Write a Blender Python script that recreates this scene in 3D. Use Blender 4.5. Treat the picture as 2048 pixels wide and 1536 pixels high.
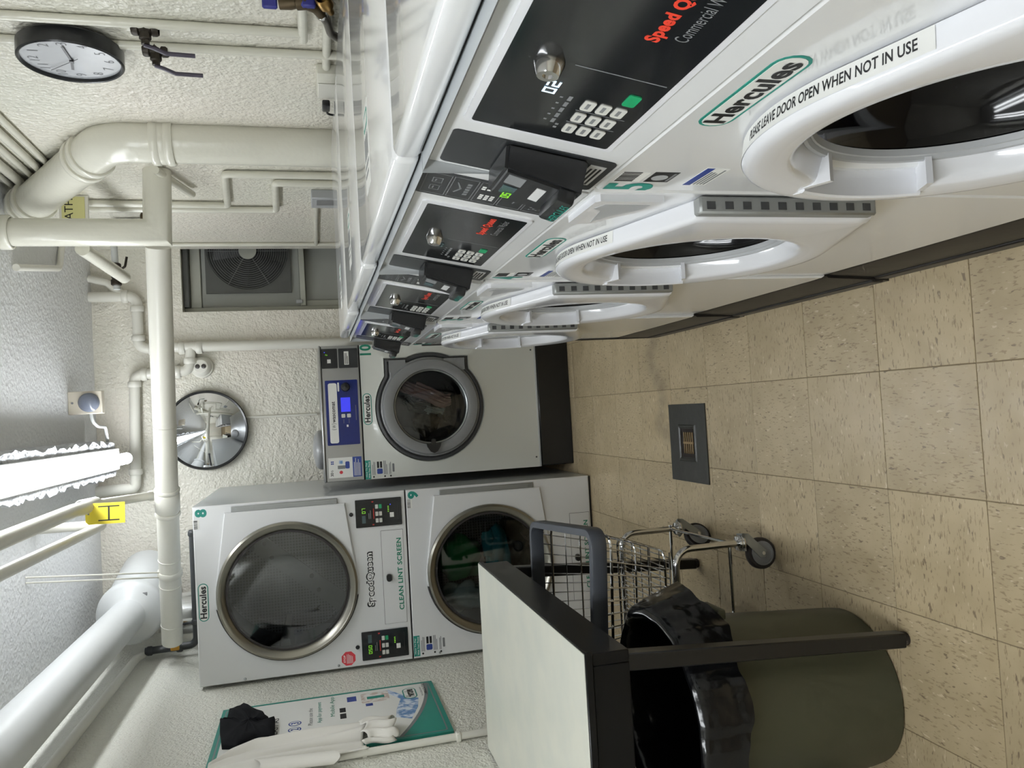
import bpy, bmesh, math, random
from mathutils import Vector, Matrix
random.seed(7)
for o in list(bpy.data.objects): bpy.data.objects.remove(o)
scene = bpy.context.scene
COL = scene.collection
R = math.radians

# ------------------------------------------------------------------ camera
FPX, PITCH, ROLL, YAW, CAMH = 1556.25, .251489, -.0482475, .0334902, 1.42405
def cam_axes():
    cy, sy, cp, sp, cr, sr = math.cos(YAW), math.sin(YAW), math.cos(PITCH), math.sin(PITCH), math.cos(ROLL), math.sin(ROLL)
    f = Vector((sy*cp, cy*cp, -sp)); rt = Vector((cy, -sy, 0)); up = rt.cross(f)
    return cr*rt+sr*up, -sr*rt+cr*up, f
_r, _u, _f = cam_axes()
cd = bpy.data.cameras.new('camera'); cam = bpy.data.objects.new('camera', cd); COL.objects.link(cam)
cd.sensor_fit = 'HORIZONTAL'; cd.sensor_width = 36; cd.lens = FPX/2048*36; cd.clip_start = .02
m = Matrix((-_u, _r, -_f)).transposed().to_4x4(); m.translation = (0, 0, CAMH)   # phone held upright, picture stored on its side
cam.matrix_world = m
scene.camera = cam

# ------------------------------------------------------------------ world, exposure
w = bpy.data.worlds.new('world'); scene.world = w; w.use_nodes = True
w.node_tree.nodes['Background'].inputs[0].default_value = (.9, .95, 1, 1)
w.node_tree.nodes['Background'].inputs[1].default_value = .02
vs = scene.view_settings
vs.view_transform = 'Standard'; vs.look = 'None'; vs.gamma = 1; vs.use_curve_mapping = False
vs.exposure = 0.15
LAMP_STRENGTH = 28.0
scene.cycles.max_bounces = 7; scene.cycles.diffuse_bounces = 4; scene.cycles.glossy_bounces = 4
scene.cycles.use_adaptive_sampling = True; scene.cycles.adaptive_threshold = .06; scene.cycles.adaptive_min_samples = 16
scene.cycles.transparent_max_bounces = 8
scene.cycles.caustics_reflective = False; scene.cycles.caustics_refractive = False
scene.cycles.sample_clamp_indirect = 4.0
scene.cycles.use_denoising = True
scene.cycles.use_light_tree = False

# ------------------------------------------------------------------ materials
M = {}
def srgb(r, g, b):
    c = lambda v: (v/255/12.92) if v/255 <= .04045 else ((v/255+.055)/1.055)**2.4
    return (c(r), c(g), c(b), 1)
def mat(name, col, rough=.5, metal=0, emit=None, es=0, spec=.5, bump=None, var=None, coat=0):
    m = bpy.data.materials.new(name); m.use_nodes = True
    nt = m.node_tree; b = nt.nodes['Principled BSDF']
    b.inputs['Base Color'].default_value = col
    b.inputs['Roughness'].default_value = rough; b.inputs['Metallic'].default_value = metal
    b.inputs['Specular IOR Level'].default_value = spec
    if coat: b.inputs['Coat Weight'].default_value = coat; b.inputs['Coat Roughness'].default_value = .05
    if emit: b.inputs['Emission Color'].default_value = emit; b.inputs['Emission Strength'].default_value = es
    if emit and es < 5: m.cycles.emission_sampling = 'NONE'
    tc = None
    if bump or var: tc = nt.nodes.new('ShaderNodeTexCoord')
    if bump:
        prev = None
        for (kind, scale, strength, dist) in bump:
            if kind == 'noise':
                t = nt.nodes.new('ShaderNodeTexNoise'); t.inputs['Scale'].default_value = scale; t.inputs['Detail'].default_value = 2
                out = t.outputs['Fac']
            else:
                t = nt.nodes.new('ShaderNodeTexVoronoi'); t.inputs['Scale'].default_value = scale; t.feature = 'F1'
                out = t.outputs['Distance']
            nt.links.new(tc.outputs['Object'], t.inputs['Vector'])
            bp = nt.nodes.new('ShaderNodeBump'); bp.inputs['Strength'].default_value = strength; bp.inputs['Distance'].default_value = dist
            nt.links.new(out, bp.inputs['Height'])
            if prev: nt.links.new(prev, bp.inputs['Normal'])
            prev = bp.outputs['Normal']
        nt.links.new(prev, b.inputs['Normal'])
    if var:
        scale, col2, lo, hi = var
        t = nt.nodes.new('ShaderNodeTexNoise'); t.inputs['Scale'].default_value = scale; t.inputs['Detail'].default_value = 3
        nt.links.new(tc.outputs['Object'], t.inputs['Vector'])
        mr = nt.nodes.new('ShaderNodeMapRange'); mr.inputs[1].default_value = lo; mr.inputs[2].default_value = hi
        nt.links.new(t.outputs['Fac'], mr.inputs[0])
        mx = nt.nodes.new('ShaderNodeMix'); mx.data_type = 'RGBA'
        mx.inputs[6].default_value = col; mx.inputs[7].default_value = col2
        nt.links.new(mr.outputs[0], mx.inputs[0]); nt.links.new(mx.outputs[2], b.inputs['Base Color'])
    M[name] = m
    return m
PLASTER = [('noise', 42, .7, .014), ('voronoi', 85, .4, .007), ('noise', 6, .4, .03)]
mat('wall', srgb(226, 224, 211), .30, bump=PLASTER, var=(1.6, srgb(232, 226, 214), .35, .65))
mat('wall_left', srgb(226, 225, 215), .42, bump=[('noise', 60, .75, .012), ('voronoi', 110, .4, .006), ('noise', 4, .35, .03)])
mat('ceiling', srgb(226, 227, 228), .5, bump=[('noise', 30, .45, .014), ('voronoi', 60, .3, .008)])
mat('beam', srgb(196, 198, 202), .6, bump=[('noise', 24, .9, .03), ('voronoi', 40, .5, .02)])
mat('pipe_paint', srgb(220, 218, 205), .25, bump=[('noise', 14, .3, .012), ('noise', 60, .15, .004)])
mat('pipe_smooth', srgb(224, 222, 212), .3, bump=[('noise', 20, .08, .004)])
mat('pipe_gray', srgb(196, 198, 196), .4, bump=[('noise', 9, .15, .01)])
mat('duct_paint', srgb(206, 208, 208), .38, bump=[('noise', 7, .25, .015)])
mat('enamel', srgb(226, 227, 228), .13, coat=.5)
mat('enamel_door', srgb(228, 229, 233), .16, coat=.4)
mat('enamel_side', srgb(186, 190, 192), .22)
mat('dryer_white', srgb(222, 223, 224), .22, coat=.3)
mat('wasco_white', srgb(206, 208, 202), .22, coat=.3)
mat('black_plastic', srgb(30, 31, 33), .28)
mat('black_panel', srgb(30, 32, 34), .12)
mat('dark_strip', srgb(46, 48, 50), .3)
mat('base_black', srgb(34, 32, 30), .38, bump=[('noise', 30, .1, .004)])
mat('base_gloss', srgb(18, 19, 20), .25)
mat('chrome', srgb(215, 215, 215), .12, 1)
mat('steel_ring', srgb(150, 147, 138), .28, 1)
mat('stainless', srgb(168, 169, 170), .3, 1, bump=[('noise', 6, .05, .004)])
mat('hinge_metal', srgb(150, 152, 150), .45, .5)
mat('gray_plastic', srgb(128, 129, 130), .34)
mat('gray_plastic_dark', srgb(62, 63, 64), .4)
mat('gray_light', srgb(170, 172, 174), .4)
mat('glass_dark', srgb(9, 9, 11), .07, spec=.35)
mat('rubber', srgb(42, 38, 37), .6)
mat('wheel_gray', srgb(128, 130, 132), .45)
mat('zinc', srgb(152, 156, 156), .34, .85)
mat('white', srgb(236, 236, 234), .4)
mat('paper', srgb(228, 228, 224), .55)
mat('ink', srgb(24, 24, 26), .5)
mat('ink_gray', srgb(120, 122, 124), .5)
mat('ink_light', srgb(205, 205, 205), .5)
mat('teal', srgb(24, 132, 118), .45)
mat('green_ink', srgb(12, 122, 96), .45)
mat('red_ink', srgb(214, 60, 40), .45)
mat('stop_red', srgb(212, 62, 74), .4)
mat('blue_ink', srgb(44, 66, 140), .45)
mat('navy_panel', srgb(26, 40, 108), .14)
mat('key', srgb(206, 206, 200), .45)
mat('start_key', srgb(18, 150, 96), .4)
mat('lcd_blue', srgb(60, 62, 220), .3, emit=srgb(60, 66, 250), es=.45)
mat('led_green', srgb(120, 190, 40), .4, emit=srgb(150, 225, 60), es=.45)
mat('led_white', srgb(220, 235, 245), .4, emit=srgb(220, 238, 250), es=.5)
mat('led_dim', srgb(60, 80, 84), .4)
mat('led_red', srgb(170, 40, 30), .4, emit=srgb(190, 40, 30), es=.08)
mat('led_blue', srgb(60, 80, 220), .4, emit=srgb(70, 90, 250), es=.5)
mat('lamp', (1, 1, 1, 1), .5, emit=(.93, .97, 1, 1), es=LAMP_STRENGTH)
mat('lamp_end', srgb(235, 235, 235), .4)
mat('table_top', srgb(214, 214, 202), .35, var=(7, srgb(206, 208, 198), .4, .65))
mat('black_laminate', srgb(20, 20, 20), .3, spec=.25)
mat('black_edge', srgb(26, 26, 26), .3)
mat('bin', srgb(74, 76, 60), .42)
mat('bag', srgb(15, 16, 18), .17, bump=[('noise', 9, .5, .025), ('noise', 34, .16, .006)])
mat('bumper', srgb(66, 70, 78), .45)
mat('drum', srgb(150, 152, 150), .4, .5)
mat('cloth_black', srgb(22, 23, 26), .9, spec=.15)
mat('cloth_white', srgb(226, 223, 216), .85, bump=[('noise', 60, .1, .003)])
mat('cloth_pink', srgb(206, 170, 160), .85, bump=[('noise', 30, .2, .006)])
mat('cloth_teal', srgb(28, 140, 150), .85, bump=[('noise', 30, .2, .006)])
mat('cloth_green', srgb(30, 130, 60), .85, bump=[('noise', 25, .3, .008)])
mat('cloth_pale', srgb(190, 205, 196), .85, bump=[('noise', 25, .3, .008)])
mat('cloth_dark', srgb(52, 60, 56), .85, bump=[('noise', 25, .3, .008)])
mat('cloth_brown', srgb(96, 84, 62), .85, bump=[('noise', 25, .3, .008)])
mat('brass', srgb(150, 120, 70), .35, .9)
mat('bronze', srgb(84, 72, 52), .5, .6)
mat('valve_dark', srgb(52, 46, 38), .5, .4)
mat('blue_plastic', srgb(44, 48, 128), .4)
mat('lever', srgb(60, 54, 70), .4)
mat('hose', srgb(110, 106, 100), .35, .6)
mat('gas_pipe', srgb(58, 60, 62), .45)
mat('yellow_handle', srgb(206, 152, 50), .5)
mat('yellow_tag', srgb(242, 222, 60), .45)
mat('yellow_paper', srgb(216, 212, 150), .6)
mat('box_cream', srgb(214, 206, 190), .5)
mat('lens_gray', srgb(112, 118, 132), .18)
mat('camera_white', srgb(226, 224, 214), .35)
mat('camera_eye', srgb(60, 56, 54), .2)
mat('mirror', srgb(232, 234, 236), .015, 1)
mat('clock_face', srgb(186, 188, 192), .25, coat=.8)
mat('flue_metal', srgb(200, 202, 204), .16, 1)
mat('window_frame', srgb(176, 177, 166), .45)
mat('window_panel', srgb(160, 162, 156), .4)
mat('window_dark', srgb(84, 85, 82), .5)
mat('fan_dark', srgb(50, 51, 50), .5)
mat('fan_wire', srgb(104, 106, 104), .4)
mat('drain_plate', srgb(50, 50, 46), .35, bump=[('noise', 18, .3, .006)])
mat('drain_grate', srgb(128, 106, 72), .6)
mat('drain_hole', srgb(28, 18, 12), .8)
mat('void', srgb(20, 20, 20), .8)
mat('joint', srgb(128, 113, 88), .7)
mat('sky_print', srgb(100, 140, 190), .5, var=(30, srgb(220, 228, 240), .42, .58))
mat('photo_print', srgb(198, 178, 168), .5, var=(40, srgb(228, 226, 222), .4, .6))

def glass_mat(name, tint, refl=.12):
    m = bpy.data.materials.new(name); m.use_nodes = True; nt = m.node_tree
    for n in list(nt.nodes):
        if n.type != 'OUTPUT_MATERIAL': nt.nodes.remove(n)
    out = nt.nodes['Material Output']
    tr = nt.nodes.new('ShaderNodeBsdfTransparent'); tr.inputs[0].default_value = tint
    gl = nt.nodes.new('ShaderNodeBsdfGlossy'); gl.inputs['Roughness'].default_value = .03; gl.inputs[0].default_value = (.85, .87, .9, 1)
    fr = nt.nodes.new('ShaderNodeFresnel'); fr.inputs[0].default_value = 1.5
    ad = nt.nodes.new('ShaderNodeMath'); ad.operation = 'ADD'; ad.inputs[1].default_value = refl; ad.use_clamp = True
    mx = nt.nodes.new('ShaderNodeMixShader')
    nt.links.new(fr.outputs[0], ad.inputs[0]); nt.links.new(ad.outputs[0], mx.inputs[0])
    nt.links.new(tr.outputs[0], mx.inputs[1]); nt.links.new(gl.outputs[0], mx.inputs[2]); nt.links.new(mx.outputs[0], out.inputs[0])
    M[name] = m
glass_mat('dryer_glass', (.42, .45, .46, 1), .08)
glass_mat('wasco_glass', (.5, .52, .52, 1), .03)

STAIN = [(.247, 3.08), (.20, 3.11), (.149, 3.10), (.10, 3.06), (.05, 3.02), (.0, 3.02), (-.06, 3.03), (-.10, 3.06), (-.13, 3.01), (-.14, 2.96)]
def tile_material():
    m = mat('tile', srgb(172, 158, 132), .34); nt = m.node_tree; b = nt.nodes['Principled BSDF']
    tc = nt.nodes.new('ShaderNodeTexCoord'); oi = nt.nodes.new('ShaderNodeObjectInfo')
    ml = nt.nodes.new('ShaderNodeVectorMath'); ml.operation = 'SCALE'; ml.inputs[0].default_value = (37, 53, 11)
    nt.links.new(oi.outputs['Random'], ml.inputs['Scale'])
    ad = nt.nodes.new('ShaderNodeVectorMath'); ad.operation = 'ADD'
    nt.links.new(tc.outputs['Object'], ad.inputs[0]); nt.links.new(ml.outputs[0], ad.inputs[1])
    def noise(sx, sy, scale, det=2):
        mp = nt.nodes.new('ShaderNodeMapping'); mp.inputs['Scale'].default_value = (sx, sy, 1)
        t = nt.nodes.new('ShaderNodeTexNoise'); t.inputs['Scale'].default_value = scale; t.inputs['Detail'].default_value = det
        nt.links.new(ad.outputs[0], mp.inputs[0]); nt.links.new(mp.outputs[0], t.inputs['Vector'])
        return t.outputs['Fac']
    def ramp(fac, lo, hi):
        r = nt.nodes.new('ShaderNodeMapRange'); r.inputs[1].default_value = lo; r.inputs[2].default_value = hi
        nt.links.new(fac, r.inputs[0]); return r.outputs[0]
    def mix(fac, a, c2):
        x = nt.nodes.new('ShaderNodeMix'); x.data_type = 'RGBA'
        nt.links.new(fac, x.inputs[0])
        if isinstance(a, tuple): x.inputs[6].default_value = a
        else: nt.links.new(a, x.inputs[6])
        x.inputs[7].default_value = c2
        return x.outputs[2]
    base = mix(ramp(noise(1, 1, 9, 3), .35, .65), srgb(186, 169, 137), srgb(174, 157, 125))
    base = mix(ramp(noise(1, .25, 190), .60, .66), base, srgb(152, 134, 106))      # faint chips along the grain
    base = mix(ramp(noise(1, .30, 120), .655, .70), base, srgb(126, 110, 88))      # dark chips
    base = mix(ramp(noise(1, .35, 100), .66, .74), base, srgb(206, 192, 164))      # pale chips
    geo = nt.nodes.new('ShaderNodeNewGeometry'); prev = None                       # the dirt trail that runs to the drain
    for (x, y) in STAIN:
        dn = nt.nodes.new('ShaderNodeVectorMath'); dn.operation = 'DISTANCE'; dn.inputs[1].default_value = (x, y, 0)
        nt.links.new(geo.outputs['Position'], dn.inputs[0])
        if prev is None: prev = dn.outputs['Value']
        else:
            mn = nt.nodes.new('ShaderNodeMath'); mn.operation = 'MINIMUM'; nt.links.new(prev, mn.inputs[0]); nt.links.new(dn.outputs['Value'], mn.inputs[1]); prev = mn.outputs[0]
    r0 = nt.nodes.new('ShaderNodeMapRange'); r0.inputs[1].default_value = .065; r0.inputs[2].default_value = .012; r0.inputs[3].default_value = 0; r0.inputs[4].default_value = .42
    nt.links.new(prev, r0.inputs[0]); base = mix(r0.outputs[0], base, srgb(112, 100, 86))
    tint = nt.nodes.new('ShaderNodeHueSaturation')
    vr = nt.nodes.new('ShaderNodeMapRange'); vr.inputs[3].default_value = .93; vr.inputs[4].default_value = 1.05
    nt.links.new(oi.outputs['Random'], vr.inputs[0]); nt.links.new(vr.outputs[0], tint.inputs['Value']); nt.links.new(base, tint.inputs['Color'])
    nt.links.new(tint.outputs[0], b.inputs['Base Color'])
    rr_ = nt.nodes.new('ShaderNodeMapRange'); rr_.inputs[3].default_value = .22; rr_.inputs[4].default_value = .5
    nt.links.new(noise(1, 1, 14, 3), rr_.inputs[0]); nt.links.new(rr_.outputs[0], b.inputs['Roughness'])
tile_material()

def drum_back_material():
    m = mat('drum_perforated', srgb(150, 153, 152), .4, .4); nt = m.node_tree; b = nt.nodes['Principled BSDF']
    tc = nt.nodes.new('ShaderNodeTexCoord'); v = nt.nodes.new('ShaderNodeTexVoronoi'); v.inputs['Scale'].default_value = 62; v.inputs['Randomness'].default_value = 0
    v.voronoi_dimensions = '2D'
    mp = nt.nodes.new('ShaderNodeMapping'); mp.inputs['Rotation'].default_value = (R(90), 0, 0)
    sw = nt.nodes.new('ShaderNodeSeparateXYZ'); cb = nt.nodes.new('ShaderNodeCombineXYZ')
    nt.links.new(tc.outputs['Object'], sw.inputs[0]); nt.links.new(sw.outputs[0], cb.inputs[0]); nt.links.new(sw.outputs[2], cb.inputs[1])
    nt.links.new(cb.outputs[0], v.inputs['Vector'])
    mr = nt.nodes.new('ShaderNodeMapRange'); mr.inputs[1].default_value = .28; mr.inputs[2].default_value = .36
    nt.links.new(v.outputs['Distance'], mr.inputs[0])
    mx = nt.nodes.new('ShaderNodeMix'); mx.data_type = 'RGBA'; mx.inputs[6].default_value = srgb(84, 86, 85); mx.inputs[7].default_value = srgb(150, 153, 152)
    nt.links.new(mr.outputs[0], mx.inputs[0]); nt.links.new(mx.outputs[2], b.inputs['Base Color'])
drum_back_material()

# ------------------------------------------------------------------ mesh helpers
def perp(d):
    d = d.normalized(); a = Vector((0, 0, 1)) if abs(d.z) < .9 else Vector((1, 0, 0))
    u = d.cross(a).normalized(); return u, d.cross(u).normalized()
class MB:
    def __init__(s): s.v = []; s.f = []
    def add(s, vs_, fs):
        k = len(s.v); s.v += [tuple(x) for x in vs_]; s.f += [tuple(k+i for i in f) for f in fs]; return s
    def box(s, x0, x1, y0, y1, z0, z1):
        return s.add([(x, y, z) for x in (x0, x1) for y in (y0, y1) for z in (z0, z1)],
                     [(0, 1, 3, 2), (4, 6, 7, 5), (0, 4, 5, 1), (2, 3, 7, 6), (0, 2, 6, 4), (1, 5, 7, 3)])
    def shell(s, x0, x1, y0, y1, z0, z1):      # a box open at the front (y0)
        return s.add([(x, y, z) for x in (x0, x1) for y in (y0, y1) for z in (z0, z1)],
                     [(0, 1, 3, 2), (4, 6, 7, 5), (0, 4, 6, 2), (1, 3, 7, 5), (2, 3, 7, 6)])
    def rbox(s, x0, x1, y0, y1, z0, z1, r=.004, seg=2):
        bm = bmesh.new()
        vs_ = [bm.verts.new((x, y, z)) for x in (x0, x1) for y in (y0, y1) for z in (z0, z1)]
        for f in [(0, 1, 3, 2), (4, 6, 7, 5), (0, 4, 5, 1), (2, 3, 7, 6), (0, 2, 6, 4), (1, 5, 7, 3)]: bm.faces.new([vs_[i] for i in f])
        bmesh.ops.bevel(bm, geom=list(bm.edges), offset=r, segments=seg, affect='EDGES', profile=.5)
        return s.bm(bm)
    def bm(s, b):
        b.verts.index_update(); s.add([v.co[:] for v in b.verts], [[v.index for v in f.verts] for f in b.faces]); b.free(); return s
    def slab(s, poly, O, U, V, N, t0, t1):
        O, U, V, N = map(Vector, (O, U, V, N)); n = len(poly)
        a = [O+U*x+V*y+N*t0 for x, y in poly]; b = [O+U*x+V*y+N*t1 for x, y in poly]
        return s.add(a+b, [tuple(range(n))[::-1], tuple(range(n, 2*n))]+[(i, (i+1) % n, n+(i+1) % n, n+i) for i in range(n)])
    def cyl(s, p0, p1, r0, r1=None, n=16, cap=True):
        p0, p1 = Vector(p0), Vector(p1); r1 = r0 if r1 is None else r1
        u, v = perp(p1-p0); vs_ = []
        for p, r in ((p0, r0), (p1, r1)):
            for i in range(n):
                a = 2*math.pi*i/n; vs_.append(p+u*(r*math.cos(a))+v*(r*math.sin(a)))
        fs = [(i, (i+1) % n, n+(i+1) % n, n+i) for i in range(n)]
        if cap: fs += [tuple(range(n))[::-1], tuple(range(n, 2*n))]
        return s.add(vs_, fs)
    def lathe(s, prof, O, A, n=32, a0=0, a1=2*math.pi, U=None):
        # prof: (radius, distance along the axis A)
        O, A = Vector(O), Vector(A).normalized()
        if U is None: u, v = perp(A)
        else: u = Vector(U); v = A.cross(u)
        full = abs(a1-a0-2*math.pi) < 1e-6; m_ = n if full else n+1; vs_ = []
        for r, t in prof:
            for i in range(m_):
                a = a0+(a1-a0)*i/n; vs_.append(O+A*t+u*(r*math.cos(a))+v*(r*math.sin(a)))
        fs = []
        for k in range(len(prof)-1):
            for i in range(n):
                j = (i+1) % m_; fs.append((k*m_+i, k*m_+j, (k+1)*m_+j, (k+1)*m_+i))
        return s.add(vs_, fs)
    def tube(s, path, r, n=12, fillet=0, cap=True, fseg=6):
        P = [Vector(p) for p in path]
        if fillet:
            Q = [P[0]]
            for i in range(1, len(P)-1):
                a, b, c = P[i-1], P[i], P[i+1]; d0 = (a-b).normalized(); d1 = (c-b).normalized()
                ang = d0.angle(d1)
                if ang > 3.1: Q.append(b); continue
                t = min(fillet/math.tan(ang/2), (a-b).length*.49, (c-b).length*.49); rr_ = t*math.tan(ang/2)
                bis = (d0+d1).normalized(); cen = b+bis*(rr_/math.sin(ang/2)); s0 = b+d0*t-cen; s1 = b+d1*t-cen
                tot = s0.angle(s1); ax = s0.cross(s1).normalized()
                for k in range(fseg+1): Q.append(cen+Matrix.Rotation(tot*k/fseg, 3, ax) @ s0)
            Q.append(P[-1]); P = Q
        u, v = perp(P[1]-P[0]); vs_ = []; prevd = (P[1]-P[0]).normalized()
        for i, p in enumerate(P):
            if i == 0: d = (P[1]-P[0]).normalized(); sc = 1
            elif i == len(P)-1: d = (P[-1]-P[-2]).normalized(); sc = 1
            else:
                d0 = (P[i]-P[i-1]).normalized(); d1 = (P[i+1]-P[i]).normalized(); d = (d0+d1).normalized(); sc = 1/max(.5, d.dot(d0))
            q = prevd.rotation_difference(d); u = q @ u; v = q @ v; prevd = d
            if 0 < i < len(P)-1 and sc > 1.02:      # mitred corner: stretch in the plane of the bend
                bd = (d1-d0); bd = bd.normalized() if bd.length > 1e-6 else u
            else: bd = None
            for k in range(n):
                a = 2*math.pi*k/n; off = u*(r*math.cos(a))+v*(r*math.sin(a))
                if bd is not None: off = off+bd*(off.dot(bd)*(sc-1))
                vs_.append(p+off)
        fs = [(i*n+k, i*n+(k+1) % n, (i+1)*n+(k+1) % n, (i+1)*n+k) for i in range(len(P)-1) for k in range(n)]
        if cap: fs += [tuple(range(n))[::-1], tuple(range((len(P)-1)*n, len(P)*n))]
        return s.add(vs_, fs)
    def grid(s, fn, nu, nv, closed_u=False):
        vs_ = [fn(i/(nu if closed_u else nu-1), j/(nv-1)) for j in range(nv) for i in range(nu)]
        fs = []
        for j in range(nv-1):
            for i in range(nu if closed_u else nu-1):
                i2 = (i+1) % nu; fs.append((j*nu+i, j*nu+i2, (j+1)*nu+i2, (j+1)*nu+i))
        return s.add(vs_, fs)
    def sphere(s, c, rx, ry=None, rz=None, nu=18, nv=10, noise=0, seed=0):
        ry = ry or rx; rz = rz or rx; rnd = random.Random(seed)
        ph = [(rnd.uniform(2, 6), rnd.uniform(0, 6), rnd.uniform(2, 6), rnd.uniform(0, 6)) for _ in range(4)]
        def fn(u, v):
            a = 2*math.pi*u; t = math.pi*(v*.998+.001); k = 1
            for (p, q, r_, w_) in ph: k += noise/2*math.sin(round(p)*a+q)*math.sin(r_*t+w_)*math.sin(t)
            return (c[0]+rx*k*math.sin(t)*math.cos(a), c[1]+ry*k*math.sin(t)*math.sin(a), c[2]+rz*k*math.cos(t))
        return s.grid(fn, nu, nv, True)
    def mesh(s, name, material, smooth=True, ang=38):
        me = bpy.data.meshes.new(name); me.from_pydata(s.v, [], s.f)
        bm = bmesh.new(); bm.from_mesh(me); bmesh.ops.recalc_face_normals(bm, faces=bm.faces); bm.to_mesh(me); bm.free()
        me.materials.append(M[material])
        if smooth:
            me.polygons.foreach_set('use_smooth', [True]*len(me.polygons)); me.set_sharp_from_angle(angle=R(ang))
        return me
    def build(s, name, material, parent=None, smooth=True, ang=38, label=None, stuff=False):
        o = bpy.data.objects.new(name, s.mesh(name, material, smooth, ang)); COL.objects.link(o)
        if parent: o.parent = parent
        if label: o['label'] = label
        if stuff: o['kind'] = 'stuff'
        return o
def tag(o, label, cat, group=None):
    o['label'] = label; o['category'] = cat
    if group: o['group'] = group
    return o
def struct(o, label=None):
    o['kind'] = 'structure'
    if label: o['label'] = label
    return o
def empty(name, loc=(0, 0, 0), rz=0):
    o = bpy.data.objects.new(name, None); COL.objects.link(o); o.location = loc; o.rotation_euler = (0, 0, rz); o.empty_display_size = .1
    return o
def copy_tree(o, parent=None):
    c = o.copy(); COL.objects.link(c)
    if parent: c.parent = parent
    for ch in list(o.children): copy_tree(ch, c)
    return c
def rr(x0, x1, y0, y1, r, n=4):
    P = []
    for cx, cy, a in ((x1-r, y1-r, 0), (x0+r, y1-r, 90), (x0+r, y0+r, 180), (x1-r, y0+r, 270)):
        for k in range(n+1): t = R(a+90*k/n); P.append((cx+r*math.cos(t), cy+r*math.sin(t)))
    return P
def circ(cx, cy, r, n=24, rot=0): return [(cx+r*math.cos(2*math.pi*i/n+rot), cy+r*math.sin(2*math.pi*i/n+rot)) for i in range(n)]
class Plane:
    """a face to stick flat things on: O + U*x + V*y, N pointing out"""
    def __init__(s, O, U, V): s.O, s.U, s.V = Vector(O), Vector(U), Vector(V); s.N = s.U.cross(s.V).normalized()
    def slab(s, poly, t0, t1, name, material, parent, mb=None, **k):
        m_ = mb or MB(); m_.slab(poly, s.O, s.U, s.V, s.N, t0, t1)
        return m_ if mb else m_.build(name, material, parent, **k)
    def many(s, polys, t0, t1, name, material, parent, **k):
        m_ = MB()
        for p in polys: m_.slab(p, s.O, s.U, s.V, s.N, t0, t1)
        return m_.build(name, material, parent, stuff=len(polys) > 1, **k)
_tc = {}
def text_raw(s, bold=0.0):
    if (s, bold) in _tc: return _tc[(s, bold)]
    cu = bpy.data.curves.new('t', 'FONT'); cu.body = s; cu.offset = bold; cu.resolution_u = 3; cu.space_character = 1.0+bold*1.5
    ob = bpy.data.objects.new('t', cu); COL.objects.link(ob)
    me = bpy.data.meshes.new_from_object(ob)
    vs_ = [v.co[:2] for v in me.vertices]; fs = [tuple(p.vertices) for p in me.polygons]
    bpy.data.objects.remove(ob); bpy.data.curves.remove(cu); bpy.data.meshes.remove(me)
    x0 = min(v[0] for v in vs_); x1 = max(v[0] for v in vs_); y0 = min(v[1] for v in vs_); y1 = max(v[1] for v in vs_)
    vs_ = [((v[0]-x0)/(x1-x0), (v[1]-y0)/(y1-y0)) for v in vs_]
    _tc[(s, bold)] = (vs_, fs, (x1-x0)/(y1-y0)); return _tc[(s, bold)]
def text(P, s, x0, x1, y0, y1, lift, material, parent, bold=.0, name='lettering', fn=None):
    """the string stretched over the box x0..x1, y0..y1 of plane P (or over fn(x,y))"""
    vs_, fs, _ = text_raw(s, bold); m_ = MB()
    if fn: pts = [fn(x0+(x1-x0)*a, y0+(y1-y0)*b) for a, b in vs_]
    else: pts = [P.O+P.U*(x0+(x1-x0)*a)+P.V*(y0+(y1-y0)*b)+P.N*lift for a, b in vs_]
    m_.add(pts, fs)
    me = bpy.data.meshes.new(name); me.from_pydata(m_.v, [], m_.f); me.materials.append(M[material])
    o = bpy.data.objects.new(name, me); COL.objects.link(o)
    if parent: o.parent = parent
    return o
def logo(P, x0, x1, y0, y1, lift, parent):
    """pill-shaped badge: teal outline, pale fill, black word"""
    h = y1-y0; r = h*.48
    b = P.slab(rr(x0, x1, y0, y1, r), lift, lift+.0006, 'logo_badge', 'teal', parent)
    i = h*.09
    P.slab(rr(x0+i, x1-i, y0+i, y1-i, r-i), lift+.0006, lift+.001, 'badge_fill', 'paper', b)
    text(P, 'Hercules', x0+h*.3, x1-h*.3, y0+h*.2, y1-h*.14, lift+.0016, 'ink', b, bold=.03)
    return b
def barcode(P, x0, x1, y0, y1, lift, parent, vertical=True, seed=1):
    P.slab([(x0, y0), (x1, y0), (x1, y1), (x0, y1)], lift, lift+.0004, 'barcode_label', 'paper', parent)
    rnd = random.Random(seed); polys = []; t = .04
    while t < .96:
        wd = rnd.uniform(.03, .08)
        a, b = (x0+(x1-x0)*t, x0+(x1-x0)*(t+wd)) if vertical else (y0+(y1-y0)*t, y0+(y1-y0)*(t+wd))
        polys.append([(a, y0+(y1-y0)*.3), (b, y0+(y1-y0)*.3), (b, y1), (a, y1)] if vertical else [(x0, a), (x0+(x1-x0)*.65, a), (x0+(x1-x0)*.65, b), (x0, b)])
        t += wd+rnd.uniform(.03, .07)
    P.many(polys, lift+.0004, lift+.0007, 'barcode_bars', 'ink', parent)
SEG = {'0': 'abcdef', '1': 'bc', '2': 'abdeg', '3': 'abcdg', '4': 'bcfg', '5': 'acdfg', '7': 'abc', '8': 'abcdefg'}
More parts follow.
